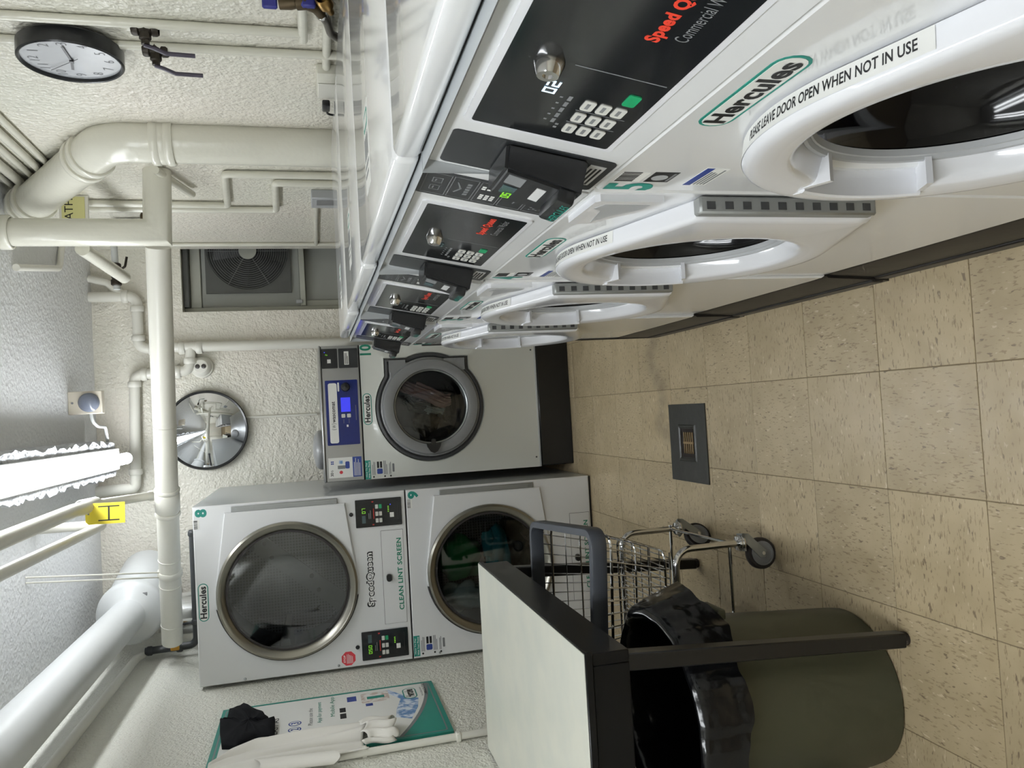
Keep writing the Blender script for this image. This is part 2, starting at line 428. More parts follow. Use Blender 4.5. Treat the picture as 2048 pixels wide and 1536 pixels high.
def seven(P, s, x0, y0, wd, ht, lift, material, parent, gap=.35):
    polys = []; t = wd*.2; x = x0
    for ch in s:
        g = SEG[ch]; h2 = ht/2
        bx = {'a': (0, ht-t, wd, ht), 'd': (0, 0, wd, t), 'g': (0, h2-t/2, wd, h2+t/2), 'f': (0, h2, t, ht), 'b': (wd-t, h2, wd, ht), 'e': (0, 0, t, h2), 'c': (wd-t, 0, wd, h2)}
        for q in g: a = bx[q]; polys.append([(x+a[0], y0+a[1]), (x+a[2], y0+a[1]), (x+a[2], y0+a[3]), (x+a[0], y0+a[3])])
        x += wd*(1+gap)
    return P.many(polys, lift, lift+.0005, 'display_digits', material, parent)
def rect(x0, x1, y0, y1): return [(x0, y0), (x1, y0), (x1, y1), (x0, y1)]
def lines(P, x0, x1, y0, y1, n, lift, material, parent, seed=3, name='print_lines', fill=.5):
    rnd = random.Random(seed); polys = []; h = (y1-y0)/n
    for i in range(n):
        yy = y1-(i+1)*h+h*(1-fill)/2; polys.append(rect(x0, x0+(x1-x0)*rnd.uniform(.7, 1), yy, yy+h*fill))
    return P.many(polys, lift, lift+.0003, name, material, parent)
# outline functions for doors: distance from the centre at an angle
def hull_rho(pts):
    P = sorted(set((round(x, 5), round(y, 5)) for x, y in pts))
    def half(Q):
        h = []
        for p in Q:
            while len(h) > 1 and (h[-1][0]-h[-2][0])*(p[1]-h[-2][1])-(h[-1][1]-h[-2][1])*(p[0]-h[-2][0]) <= 0: h.pop()
            h.append(p)
        return h[:-1]
    H = half(P)+half(P[::-1])
    def rho(a):
        dx, dy = math.cos(a), math.sin(a)
        for i in range(len(H)):
            x0, y0 = H[i]; x1, y1 = H[(i+1) % len(H)]; ex, ey = x1-x0, y1-y0; det = ex*dy-ey*dx
            if abs(det) < 1e-12: continue
            t = (ex*y0-ey*x0)/det*-1 if False else (x0*ey-y0*ex)/(dx*ey-dy*ex); u = ((dx*t-x0)*ex+(dy*t-y0)*ey)/(ex*ex+ey*ey)
            if t > 0 and -1e-6 <= u <= 1+1e-6: return t
        return .1
    return rho
def rect_rho(x0, x1, y0, y1):
    return hull_rho([(x0, y0), (x1, y0), (x1, y1), (x0, y1)])
def loft(mb, cx, cz, rings, angs, close_inner=False):
    """rings: (rho or function of the angle, y); front faces -y"""
    n = len(angs); vs_ = []
    for rho, y in rings:
        for a in angs:
            r = rho(a) if callable(rho) else rho; vs_.append((cx+r*math.cos(a), y(a) if callable(y) else y, cz+r*math.sin(a)))
    fs = [(k*n+i, k*n+(i+1) % n, (k+1)*n+(i+1) % n, (k+1)*n+i) for k in range(len(rings)-1) for i in range(n)]
    if close_inner: fs.append(tuple((len(rings)-1)*n+i for i in range(n)))
    return mb.add(vs_, fs)
def angles(n, corners=()):
    return sorted(set([round(2*math.pi*i/n, 5) for i in range(n)]+[round(math.atan2(y, x) % (2*math.pi), 5) for x, y in corners]))

# ================================================================== the setting
XL, XR, YB, YF, ZC = -1.24, 1.12, 5.2, -1.7, 2.7
TS, TX, TY = .3048, .04445, 1.41178
fl = struct(MB().box(XL-.1, XR+.4, YF-.1, YB+.1, -.08, -.0025).build('floor', 'joint', smooth=False), 'beige speckled vinyl tile floor with thin dark joints')
_tm = {}
def tile_mesh(w_, d_):
    k = (round(w_, 4), round(d_, 4))
    if k not in _tm:
        g = .0011
        _tm[k] = MB().rbox(-w_/2+g, w_/2-g, -d_/2+g, d_/2-g, -.0035, 0, .0008, 1).mesh('tile', 'tile', smooth=False)
    return _tm[k]
xs = [TX+TS*k for k in range(-5, 4)]; ys = [TY+TS*k for k in range(-4, 14)]
for i in range(len(xs)-1):
    for j in range(len(ys)-1):
        x0, x1 = max(xs[i], XL), min(xs[i+1], XR-.02); y0, y1 = max(ys[j], YF), min(ys[j+1], YB)
        if x1-x0 < .02 or y1-y0 < .02: continue
        turn = (i+j) % 2 and abs((x1-x0)-(y1-y0)) < 1e-6
        t = bpy.data.objects.new('tile', tile_mesh(x1-x0, y1-y0)); COL.objects.link(t); t.parent = fl
        t.location = ((x0+x1)/2, (y0+y1)/2, random.uniform(-.0006, 0)); t.rotation_euler = (0, 0, math.pi/2 if turn else 0)
struct(MB().box(XL-.15, XR+.5, YF-.1, YB+.3, ZC, ZC+.1).build('ceiling', 'ceiling', smooth=False), 'grey-white rough painted ceiling')
struct(MB().box(XL-.15, XL, YF-.1, YB+.1, 0, ZC).build('wall_left', 'wall_left', smooth=False), 'left wall of rough white painted plaster')
struct(MB().box(XR, XR+.4, YF-.1, YB-.001, 0, ZC).build('wall_right', 'wall', smooth=False), 'right wall of rough cream painted plaster behind the washers')
struct(MB().box(XL-.15, XR+.4, YF-.1, YF, 0, ZC).build('wall_front', 'wall', smooth=False), 'white wall behind the viewer')
WX0, WX1, WZ0, WZ1 = .722, 1.5, .9, 2.185
wb = MB().box(XL-.15, WX0, YB, YB+.18, 0, ZC).box(WX0, WX1, YB, YB+.18, WZ1, ZC).box(WX0, WX1, YB, YB+.18, 0, WZ0)
struct(wb.build('wall_back', 'wall', smooth=False), 'back wall of rough cream painted plaster with a recessed window')
# window in the recess
wn = struct(empty('window_1', (0, YB, 0)), 'recessed grey window with a fan in its upper half')
def wpart(name, m_, x0, x1, y0, y1, z0, z1, r=.004): return MB().rbox(x0, x1, y0, y1, z0, z1, r, 1).build(name, m_, wn)
wpart('backing', 'window_panel', WX0, WX1, .165, .18, WZ0, WZ1)
wpart('frame_stile', 'window_frame', WX0, .76, .09, .165, WZ0, WZ1)
wpart('frame_head', 'window_dark', .76, WX1, .05, .165, 2.15, WZ1)
wpart('frame_rail', 'window_frame', .76, WX1, .11, .165, 2.085, 2.15)
wpart('meeting_rail', 'window_frame', .76, WX1, .08, .165, 1.435, 1.47)
wpart('latch', 'gray_light', .775, .80, .07, .085, 1.455, 1.50)
wpart('sash_stile', 'window_frame', .76, .80, .115, .165, WZ0, 1.435)
wpart('lower_pane', 'window_panel', .80, WX1, .145, .165, WZ0, 1.435)
wpart('upper_board', 'window_panel', .76, WX1, .135, .165, 1.47, 2.085)
# the strip of rough plaster the lamp hangs under
bm_ = bmesh.new(); nY, nX = 90, 8
def beam_pt(i, j):
    y = 1.2+(4.95-1.2)*i/nY; rnd = random.Random(i*131+j)
    x = -.255+.195*j/nX
    if j in (0, nX): x += rnd.uniform(-.014, .014)
    return (x, y, 2.545+rnd.uniform(-.004, .004))
lowv = [[bm_.verts.new(beam_pt(i, j)) for j in range(nX+1)] for i in range(nY+1)]
topv = [[bm_.verts.new((lowv[i][0].co.x, lowv[i][0].co.y, ZC)), bm_.verts.new((lowv[i][nX].co.x, lowv[i][nX].co.y, ZC))] for i in range(nY+1)]
for i in range(nY):
    for j in range(nX): bm_.faces.new((lowv[i][j], lowv[i][j+1], lowv[i+1][j+1], lowv[i+1][j]))
    bm_.faces.new((lowv[i][0], lowv[i+1][0], topv[i+1][0], topv[i][0])); bm_.faces.new((lowv[i][nX], topv[i][1], topv[i+1][1], lowv[i+1][nX]))
for i in (0, nY): bm_.faces.new([lowv[i][j] for j in range(nX+1)]+[topv[i][1], topv[i][0]])
struct(MB().bm(bm_).build('trim_1', 'beam', ang=50), 'narrow rough plaster strip under the ceiling above the lamp')

# ---- lamps
def lamp(y0, y1, label, x=-.158, z=2.490, zt=2.545):
    t = tag(empty('ceiling_lamp', (x, (y0+y1)/2, zt)), label, 'lamp')
    h = (y1-y0)/2; dz = z-zt
    MB().rbox(-.062, .062, -h+.02, h-.02, dz+.034, .0, .004, 1).build('shade_channel', 'lamp_end', t)  # opaque piece added and widened to keep tube light off the plaster strip
    MB().cyl((0, -h+.012, dz), (0, h-.012, dz), .032, n=24).build('tube', 'lamp', t, label='glowing white lamp tube')
    for s_ in (-1, 1):
        MB().cyl((0, s_*(h-.012), dz), (0, s_*h, dz), .034, n=24).build('end_cap', 'lamp_end', t)
lamp(2.55, 4.97, 'long glowing white tube lamp under the rough ceiling strip')
lamp(-.9, 1.5, 'inner of two unseen tube lamps added above the viewer to light the machine fronts', -.60, 2.60, ZC)  # added out of view to brighten washer and dryer fronts
lamp(-.9, 1.5, 'outer of two unseen tube lamps added above the viewer to light the machine fronts', -.78, 2.60, ZC)  # twin of the added lamp, also unseen, for more frontal light

# ================================================================== washing machines
FY = lambda: Plane((0, 0, 0), (1, 0, 0), (0, 0, 1))          # plane of a machine's front (y = 0)
SL = .04/.215
def slope_plane():
    d = Vector((0, .04, .215)).normalized()
    return Plane((0, -.004, 1.053), (1, 0, 0), d)
def sz(z): return (z-1.053)/.983
WW = .680
def make_washer():
    t = empty('washing_machine')
    F, S = FY(), slope_plane()
    MB().shell(0, WW, .02, .75, .187, 1.275).build('cabinet', 'enamel_side', t)
    ang = angles(72, [(-.318, -.535), (.362, -.535), (.362, .323), (-.318, .323)])
    mb = MB(); loft(mb, .318, .722, [(rect_rho(-.318, .362, -.535, .323), .021), (rect_rho(-.318, .362, -.535, .323), .004), (rect_rho(-.314, .358, -.531, .319), 0), (.205, 0), (.19, .012), (.19, .10), (.0005, .16)], ang)
    mb.build('front_panel', 'enamel', t, ang=30)
    cp = MB().slab([(-.004, 1.053), (.0355, 1.266), (.043, 1.270), (.12, 1.270), (.12, 1.049), (.002, 1.049)], (0, 0, 0), (0, 1, 0), (0, 0, 1), (1, 0, 0), .001, WW-.001).build('control_panel', 'enamel', t)
    MB().rbox(0, WW, .034, .765, 1.277, 1.312, .011, 3).build('lid', 'enamel', t, ang=60)
    MB().box(.004, WW-.004, .044, .745, 1.270, 1.277).build('lid_gap', 'void', t)
    MB().box(.004, WW-.004, .010, .10, 1.043, 1.05).build('panel_gap', 'enamel_side', t)
    # card reader strip
    st = S.slab(rr(.010, .118, sz(1.058), sz(1.255), .008), 0, .0015, 'card_strip', 'dark_strip', t)
    S.slab(rect(.030, .100, sz(1.066), sz(1.086)), .0015, .002, 'instruction_label', 'ink_light', st)
    lines(S, .033, .096, sz(1.068), sz(1.084), 3, .002, 'ink', st, 5)
    rd = MB()
    b = bmesh.new()
    def sp(x, z, l): return S.O+S.U*x+S.V*sz(z)+S.N*l
    pts = [sp(.012, 1.092, .0), sp(.112, 1.092, .0), sp(.112, 1.192, .0), sp(.012, 1.192, .0), sp(.014, 1.096, .046), sp(.110, 1.096, .046), sp(.110, 1.190, .033), sp(.014, 1.190, .033)]
    q = [b.verts.new(p) for p in pts]
    for f in [(3, 2, 1, 0), (4, 5, 6, 7), (0, 1, 5, 4), (1, 2, 6, 5), (2, 3, 7, 6), (3, 0, 4, 7)]: b.faces.new([q[i] for i in f])
    bmesh.ops.bevel(b, geom=list(b.edges), offset=.004, segments=2, affect='EDGES')
    rd.bm(b); rd_o = rd.build('card_reader', 'black_plastic', t)
    A, B_, C_ = pts[4], pts[5], pts[7]
    G = Plane(A, (1, 0, 0), (C_-A).normalized()); Lz = (C_-A).length
    G.slab(rect(.058, .088, Lz*.70, Lz*.92), 0, .0008, 'reader_screen', 'ink_gray', rd_o)
    sc_ = G.slab(rect(.022, .050, Lz*.72, Lz*.90), 0, .0008, 'reader_light', 'led_dim', rd_o)
    G.slab(rect(.030, .075, Lz*.40, Lz*.52), 0, .0008, 'card_label', 'ink_light', rd_o)
    lip = MB().rbox(.012, .094, -.006, .016, -.010, .010, .004, 2)
    for i, v in enumerate(lip.v): lip.v[i] = tuple(G.O+G.U*v[0]+G.V*(v[1]+.012)+G.N*(v[2]+.004))
    lp = lip.build('card_slot', 'black_plastic', rd_o); text(G, 'HERCULES', .02, .086, .008, .018, .0146, 'teal', lp, .01)
    # display panel with keypad
    fr = MB(); fr.slab(rr(.150, .516, sz(1.082), sz(1.251), .006), S.O, S.U, S.V, S.N, 0, .003); dp = fr.build('display_frame', 'enamel_door', t)
    bp = S.slab(rr(.158, .508, sz(1.089), sz(1.243), .004), .003, .0036, 'display_panel', 'black_panel', t)
    L = .0036
    mb = MB(); c0 = S.O+S.U*.318+S.V*sz(1.204)+S.N*L
    mb.lathe([(0, 0), (.0145, 0), (.0145, .002), (.0108, .012), (.010, .0133), (.005, .0133), (.005, .0115), (0, .0115)], c0, S.N, 24)
    mb.build('lock', 'chrome', t, label='round chrome lock')
    keys = [(x, z) for z in (1.144, 1.128, 1.112) for x in (.193, .223, .253)]
    for x, z in keys:
        k = S.slab(rr(x-.011, x+.011, sz(z)-.0062, sz(z)+.0062, .003), L, L+.0012, 'key_button', 'key', t)
        S.slab(rect(x-.006, x+.006, sz(z)-.0012, sz(z)+.0025), L+.0012, L+.0014, 'key_print', 'ink_gray', k)
    S.slab(rr(.284-.012, .284+.012, sz(1.111)-.0065, sz(1.111)+.0065, .003), L, L+.0012, 'start_button', 'start_key', t, label='green start button')
    S.many([rect(.2075, .2085, sz(1.100), sz(1.152)), rect(.2375, .2385, sz(1.100), sz(1.152))], L, L+.0003, 'keypad_divider', 'ink_gray', bp)
    S.slab(rect(.3245, .3258, sz(1.094), sz(1.182)), L, L+.0003, 'divider_line', 'ink_gray', bp)
    S.many([rect(x, x+.004, sz(z), sz(z)+.0035) for x in (.186, .194) for z in (1.157,)]+[rect(x, x+.010, sz(1.163), sz(1.163)+.004) for x in (.198, .212, .226, .240, .254)]+[rect(x, x+.003, sz(1.172), sz(1.172)+.003) for x in (.201, .215, .229, .243, .257)], L, L+.0003, 'status_print', 'ink_gray', bp)
    text(S, 'Speed Queen', .392, .494, sz(1.130), sz(1.147), L+.0004, 'red_ink', bp, .045)
    text(S, 'Commercial Washer', .402, .494, sz(1.113), sz(1.125), L+.0004, 'ink_gray', bp)
    # icon strip
    ic = S.slab(rr(.550, .652, sz(1.073), sz(1.270), .008), 0, .0015, 'icon_strip', 'dark_strip', t)
    polys = []; dots = []; e = .0009
    for k in range(5):
        z1 = sz(1.262)-k*.0375; z0 = z1-.0345; x0, x1 = .557, .645
        polys += [rect(x0, x1, z0, z0+e), rect(x0, x1, z1-e, z1), rect(x0, x0+e, z0, z1), rect(x1-e, x1, z0, z1)]
        zc = (z0+z1)/2
        if k == 0:
            for cx in (.585, .617): polys += [rect(cx-.010, cx+.010, zc-.007, zc-.006), rect(cx-.010, cx+.010, zc+.006, zc+.007), rect(cx-.010, cx-.009, zc-.007, zc+.007), rect(cx+.009, cx+.010, zc-.007, zc+.007), rect(cx-.005, cx+.005, zc+.001, zc+.003)]
        elif k == 1: polys += [[(.58, zc+.008), (.6, zc+.001), (.625, zc+.009), (.626, zc+.011), (.6, zc+.004), (.581, zc+.0105)]]+[rect(.575+i*.011, .583+i*.011, zc-.01, zc-.004) for i in range(5)]
        elif k == 2: dots += [rect(.572+i*.008, .5775+i*.008, zc-.011+j*.008, zc-.0055+j*.008) for i in range(3) for j in range(3)]+[rect(.615+i*.008, .6205+i*.008, zc+j*.008, zc+.0055+j*.008) for i in range(2) for j in range(2)]
        elif k == 3: polys += [rect(.58, .588, zc-.004, zc-.002), rect(.6, .61, zc-.002, zc), rect(.618, .628, zc, zc+.003)]
        else: dots += [circ(.595, zc, .003, 8), circ(.625, zc+.005, .003, 8)]; polys += [rect(.568+i*.005, .571+i*.005, zc-.010+j*.005, zc-.007+j*.005) for i in range(5) for j in range(4) if (i+j) % 2]
    S.many(polys, .0015, .0018, 'icon_print', 'ink_gray', ic); S.many(dots, .0015, .0018, 'icon_dots', 'white', ic)
    # front labels
    logo(F, .238, .402, .986, 1.024, 0, t)
    barcode(F, .040, .078, .998, 1.034, 0, t, True, 4)
    lg = F.slab(rect(.040, .080, .958, .992), 0, .0004, 'service_label', 'ink', t)
    F.slab(circ(.058, .977, .011, 16), .0004, .0006, 'service_print', 'gray_light', lg); F.many([rect(.044, .076, .960, .9635)], .0004, .0006, 'service_lines', 'ink_gray', lg)
    nl = F.slab(rect(.030, .100, .898, .931), 0, .0004, 'notice_label', 'paper', t)
    F.slab(rect(.030, .100, .920, .931), .0004, .0006, 'notice_header', 'blue_ink', nl); lines(F, .034, .096, .900, .919, 4, .0004, 'ink_gray', nl, 9)
    # detergent drawer
    dr = MB().slab([(.545, 1.036), (.660, 1.036), (.666, 1.030), (.666, .935), (.632, .930), (.585, .972), (.540, 1.000), (.540, 1.030)], F.O, F.U, F.V, F.N, 0, .010).build('detergent_drawer', 'enamel_door', t)
    MB().slab([(.553, 1.004), (.590, .985), (.628, .950), (.650, .95), (.650, 1.018), (.630, 1.026), (.615, 1.012)], F.O, F.U, F.V, F.N, .010, .0104).build('drawer_grip', 'gray_light', dr)
    # the door
    cx, cz, Rd = .318, .722, .252
    hx = .337; pts = [(Rd*math.cos(2*math.pi*i/120), Rd*math.sin(2*math.pi*i/120)) for i in range(120)]+[(hx, -.134), (hx, .160)]
    H = hull_rho(pts); a_ = angles(96, [(hx, -.134), (hx, .160)]+[(-math.cos(R(q)), s_*math.sin(R(q))) for q in (22.8, 23.2) for s_ in (-1, 1)])
    def hs_(out, ins):      # the handle is a pocket let into the viewer's left of the ring
        return lambda a: ins if abs(a-math.pi) < R(23) else out
    mb = MB(); loft(mb, cx, cz, [(lambda a: H(a)-.010, .0), (lambda a: H(a)-.004, -.003), (H, -.025), (lambda a: H(a)-.0025, -.029), (lambda a: H(a)-.008, -.032), (lambda a: H(a)-.018, -.033), (.217, hs_(-.0305, -.034)), (.214, hs_(-.030, .004)), (.204, hs_(-.029, .006)), (.199, hs_(-.027, .006)), (.195, hs_(-.021, .006)), (.185, .004), (.184, .020)], a_)
    door = mb.build('door', 'enamel_door', t, ang=42)
    MB().lathe([(.188, -.016), (.187, -.003), (.184, .000), (.180, -.001), (.1775, -.007), (.176, -.005), (.174, -.006), (.172, -.014)], (cx, 0, cz), (0, -1, 0), 64).build('glass_rim', 'gray_light', door)
    MB().lathe([(.180, -.010), (.172, -.018), (.166, -.04), (.156, -.07), (.134, -.095), (.08, -.110), (0.0005, -.116)], (cx, 0, cz), (0, -1, 0), 64).build('door_glass', 'glass_dark', door)
    # lip of the handle pocket
    hb = MB(); A0, A1 = R(180-24), R(180+24); n = 14
    def hp(r, a, y): return (cx+r*math.cos(a), y, cz+r*math.sin(a))
    prof = [(.224, -.028), (.224, -.0335), (.219, -.0352), (.215, -.033), (.215, -.002), (.218, -.002)]; vs_ = []; m_ = len(prof)
    for k in range(n+1):
        a = A0+(A1-A0)*k/n; vs_ += [hp(r, a, y) for r, y in prof]
    fs = [(k*m_+i, k*m_+(i+1) % m_, (k+1)*m_+(i+1) % m_, (k+1)*m_+i) for k in range(n) for i in range(m_)]
    fs += [tuple(range(m_)), tuple(range(n*m_, n*m_+m_))[::-1]]; hb.add(vs_, fs)
    for a in (A0, A1):
        u = Vector((math.cos(a), 0, math.sin(a))); v = Vector((-math.sin(a), 0, math.cos(a)))
        hb.slab([(.178, -.004), (.224, -.004), (.224, .004), (.178, .004)], Vector((cx, 0, cz)), u, v, (0, -1, 0), -.004, .0305)
    hb.build('door_handle', 'enamel_door', door)
    # hinge
    hg = MB().rbox(.651, .673, -.027, -.002, .592, .884, .003, 1).build('hinge', 'hinge_metal', t, label='grey metal piano hinge')
    kn = MB()
    for k in range(10): z = .604+k*.0285; kn.box(.6722, .6738, -.021, -.010, z, z+.013)
    kn.build('hinge_slots', 'gray_plastic_dark', hg, stuff=True)
    # sticker round the rim of the door
    r_ = Rd+.0004; sb = MB(); a0, a1 = R(140), R(54); n2 = 40; vs_ = []
    for k in range(n2+1):
        a = a0+(a1-a0)*k/n2; vs_ += [(cx+(H(a)+.0005-q)*math.cos(a), y, cz+(H(a)+.0005-q)*math.sin(a)) for y, q in ((-.0245, 0), (-.0035, .0036))]
    sb.add(vs_, [(2*k, 2*k+1, 2*k+3, 2*k+2) for k in range(n2)])
    sk = sb.build('rim_sticker', 'paper', door)
    def fn(x, y):
        a = a0+(a1-a0)*x; q = H(a)+.0009-.004*max(0, (y+.025)/.022); return (cx+q*math.cos(a), y, cz+q*math.sin(a))
    text(None, 'PLEASE LEAVE DOOR OPEN WHEN NOT IN USE', 
         .395, .965, -.0190, -.0080, 0, 'ink', sk, .02, fn=fn)
    # label on the lid
    T = Plane((0, 0, 1.312), (1, 0, 0), (0, 1, 0))
    tl = T.slab(rect(.250, .345, .11, .255), 0, .0005, 'lid_label', 'paper', t)
    T.slab(rr(.262, .333, .215, .245, .010), .0005, .0008, 'lid_badge', 'teal', tl); T.slab(rr(.268, .327, .221, .239, .007), .0008, .001, 'lid_badge_fill', 'paper', tl)
    T.many([rect(.262+i*.012, .268+i*.012, .165, .205) for i in range(6)]+[rect(.262, .333, .150, .156), rect(.262, .32, .135, .141)], .0005, .0008, 'lid_print', 'ink_gray', tl)
    return t
proto = make_washer()
rows = [(.972, .288, '5'), (1.655, .287, '4'), (2.338, .281, '3'), (3.021, .272, '2')]
wl = ['nearest white front-load washer, numbered 5, beside the viewer', 'white front-load washer numbered 4, second from the viewer in the row',
      'white front-load washer third from the viewer, between its twins', 'white front-load washer farthest down the row, next to the washer numbered 10']
bl = ['black steel plinth under the nearest washer', 'black steel plinth under the second washer from the viewer', 'black steel plinth under the third washer from the viewer', 'black steel plinth under the farthest washer of the row']
washers = [proto]+[copy_tree(proto) for _ in range(3)]
for i, (y, x, num) in enumerate(rows):
    t = washers[i]; t.location = (x, y, 0); t.rotation_euler = (0, 0, -math.pi/2)
    tag(t, wl[i], 'washing machine', 'white washers in the row')
    text(FY(), num, .002, .034, .968, 1.036, .0006, 'teal', t, .03, 'number')
    S = slope_plane()
    if i == 0:
        seven(S, '02', .262, sz(1.182), .011, .013, .004, 'led_white', t)
        G = S
        seven(Plane(S.O+S.N*.0385, S.U, S.V), '05', .028, sz(1.166), .008, .011, 0, 'led_green', t)
    else: seven(S, '08', .262, sz(1.182), .011, .013, .004, 'led_dim', t)
    b = empty('washer_base', (x, y, 0), -math.pi/2); tag(b, bl[i], 'plinth', 'plinths under the washers')
    sh = -.011 if i < 3 else -.004
    MB().slab([(sh, 0), (sh+.002, .02), (-.001, .176), (.004, .183), (.70, .183), (.70, 0)], (0, 0, 0), (0, 1, 0), (0, 0, 1), (1, 0, 0), 0, .681).build('box', 'base_black', b)
    MB().rbox(.004, .677, sh-.002, sh+.006, .012, .05, .003, 1).build('kick_flange', 'base_black', b)
fs = MB().rbox(.268, .30, 3.028, 3.045, .02, 1.0, .002, 1).build('filler_strip', 'base_black'); tag(fs, 'thin dark vertical strip at the far end of the washer row', 'strip')

# ================================================================== big washer numbered 10
wa = tag(empty('front_load_washer', (-.33, 4.23, 0)), 'white and stainless front-load washer numbered 10 with a blue control panel', 'washing machine')
F = FY(); WA = .72
MB().shell(0, WA, .02, .78, .19, 1.374).build('cabinet', 'stainless', wa)
MB().rbox(-.002, WA+.002, -.004, .79, 1.372, 1.384, .004, 2).build('top', 'stainless', wa)
MB().rbox(0, WA, -.001, .03, 1.176, 1.372, .003, 1).build('control_fascia', 'stainless', wa)
cx, cz, Rr = .371, .802, .300
blk = [(.274, .244), (.274, -.222), (.185, .236), (.185, -.226)]
O_ = hull_rho([(Rr*math.cos(2*math.pi*i/120), Rr*math.sin(2*math.pi*i/120)) for i in range(120)])
def wasco_rho(a, g=0):
    c = (Rr-g); rx = rect_rho(-.05, .274-g, -.222+g, .244-g)(a)
    return max(c, rx)
cor = [(.274, -.222), (.274, .244)]
angw = angles(120, cor+[(-.371, -.605), (.349, -.605), (.349, .368), (-.371, .368), (.185, -.236), (.18, .244)])
_rc = {}
def wr(g):
    if g not in _rc: _rc[g] = (rect_rho(-.05, .274-g, -.222+g, .244-g), Rr-g)
    f_, c = _rc[g]; return lambda a: max(c, f_(a))
mb = MB(); R0 = rect_rho(-.371, .349, -.605, .368)
loft(mb, cx, cz, [(R0, .03), (R0, .0), (wr(-.012), 0), (wr(0), -.006), (wr(.004), .006)], angw)
mb.build('front_panel', 'wasco_white', wa, ang=30)
MB().rbox(.0, WA, -.003, .03, .190, .200, .002, 1).build('bottom_trim', 'gray_light', wa)
mb = MB(); loft(mb, cx, cz, [(wr(.003), .012), (wr(.006), -.002), (wr(.018), -.006), (wr(.026), -.001), (.279, .004)], angw); mb.build('door_surround', 'gray_plastic_dark', wa, ang=30)
mb = MB(); loft(mb, cx, cz, [(wr(.028), .010), (wr(.030), -.014), (wr(.036), -.018), (.262, -.018), (.262, .0)], angw); dw = mb.build('door', 'gray_plastic', wa, ang=30)
MB().lathe([(.262, .012), (.262, .022), (.255, .034), (.225, .040), (.205, .034), (.196, .016), (.194, -.01)], (cx, 0, cz), (0, -1, 0), 72).build('door_ring', 'gray_plastic', dw, label='grey plastic ring round the porthole')
MB().lathe([(.200, .022), (.2, .030), (.194, .026), (.194, .0)], (cx, 0, cz), (0, -1, 0), 72).build('porthole_trim', 'zinc', dw)
MB().lathe([(.194, .010), (.15, .018), (.08, .022), (.0005, .023)], (cx, 0, cz), (0, -1, 0), 48).build('porthole_glass', 'wasco_glass', dw)
MB().slab([(.052, .0), (.062, .02), (.088, .036), (.106, .040), (.098, .012), (.128, .010), (.128, -.010), (.098, -.012), (.106, -.040), (.088, -.036), (.062, -.02)], (cx-.305, 0, cz), (1, 0, 0), (0, 0, 1), (0, -1, 0), .026, .052).build('door_handle', 'black_plastic', dw)
for a, b in ((.93, 1.02), (.605, .72)): F.slab(rect(.565, .63, a, b), .018, .021, 'hinge_cover', 'gray_plastic', dw)
mb = MB(); mb.lathe([(.20, -.02), (.23, -.03), (.23, -.40), (.0005, -.40)], (cx, 0, cz), (0, -1, 0), 48); mb.build('drum', 'gray_plastic_dark', wa)
# control fascia
cr = F.slab(rr(.600, .704, 1.287, 1.370, .004), .001, .010, 'card_reader', 'black_plastic', wa)
seven(F, '2', .668, 1.338, .007, .011, .0102, 'led_green', cr); F.slab(rect(.683, .688, 1.350, 1.355), .0102, .0106, 'status_light', 'led_blue', cr); F.slab(rect(.628, .648, 1.322, 1.340), .010, .0104, 'reader_sticker', 'paper', cr)
F.slab(rect(.606, .698, 1.298, 1.303), .010, .012, 'card_slot', 'ink', cr)
cb = F.slab(rr(.600, .704, 1.181, 1.281, .004), .001, .006, 'coin_box', 'dark_strip', wa)
F.slab(rect(.617, .688, 1.228, 1.252), .006, .0064, 'box_label', 'paper', cb); lines(F, .62, .68, 1.231, 1.249, 3, .0064, 'ink', cb, 2)
bp = F.slab(rr(.192, .536, 1.189, 1.358, .005), .001, .004, 'blue_panel', 'navy_panel', wa)
F.slab(rr(.203, .521, 1.298, 1.343, .010), .004, .0046, 'brand_bar', 'paper', bp); text(F, 'wascomat', .312, .424, 1.311, 1.328, .005, 'ink', bp, .02)
text(F, 'W', .284, .300, 1.311, 1.329, .005, 'ink', bp, .01); text(F, '(', .274, .279, 1.307, 1.332, .005, 'ink', bp, .02); text(F, ')', .303, .308, 1.307, 1.332, .005, 'ink', bp, .02)
MB().lathe([(.024, 0), (.024, .008), (.020, .018), (.0005, .02)], (.498, -.004, 1.253), (0, -1, 0), 28).build('dial', 'black_plastic', bp)
F.slab(rr(.476, .524, 1.285, 1.294, .004), .004, .0046, 'dial_label', 'paper', bp)
F.slab(rect(.367, .443, 1.231, 1.280), .004, .0048, 'lcd_screen', 'lcd_blue', bp, label='glowing blue display')
for z in (1.270, 1.241): F.slab(rr(.336, .356, z-.010, z+.010, .004), .004, .007, 'push_button', 'key', bp)
F.slab(rect(.286, .298, 1.246, 1.255), .004, .005, 'small_window', 'white', bp)
F.many([rect(.306, .328, 1.268, 1.270), rect(.306, .330, 1.240, 1.242), rect(.32, .40, 1.202, 1.2045)], .004, .0043, 'panel_print', 'ink_gray', bp)
sk = F.slab(rect(.020, .126, 1.187, 1.359), .001, .0016, 'capacity_sticker', 'paper', wa)
F.slab(rect(.020, .126, 1.187, 1.234), .0016, .002, 'sticker_band', 'blue_ink', sk); text(F, '30', .030, .048, 1.335, 1.350, .002, 'ink', sk, .03); text(F, 'lb', .052, .062, 1.336, 1.348, .002, 'ink', sk)
F.many([circ(.095+.010*i, 1.343-.008*j, .004, 10) for i in range(2) for j in range(2)], .0016, .0019, 'sticker_dots', 'blue_ink', sk)
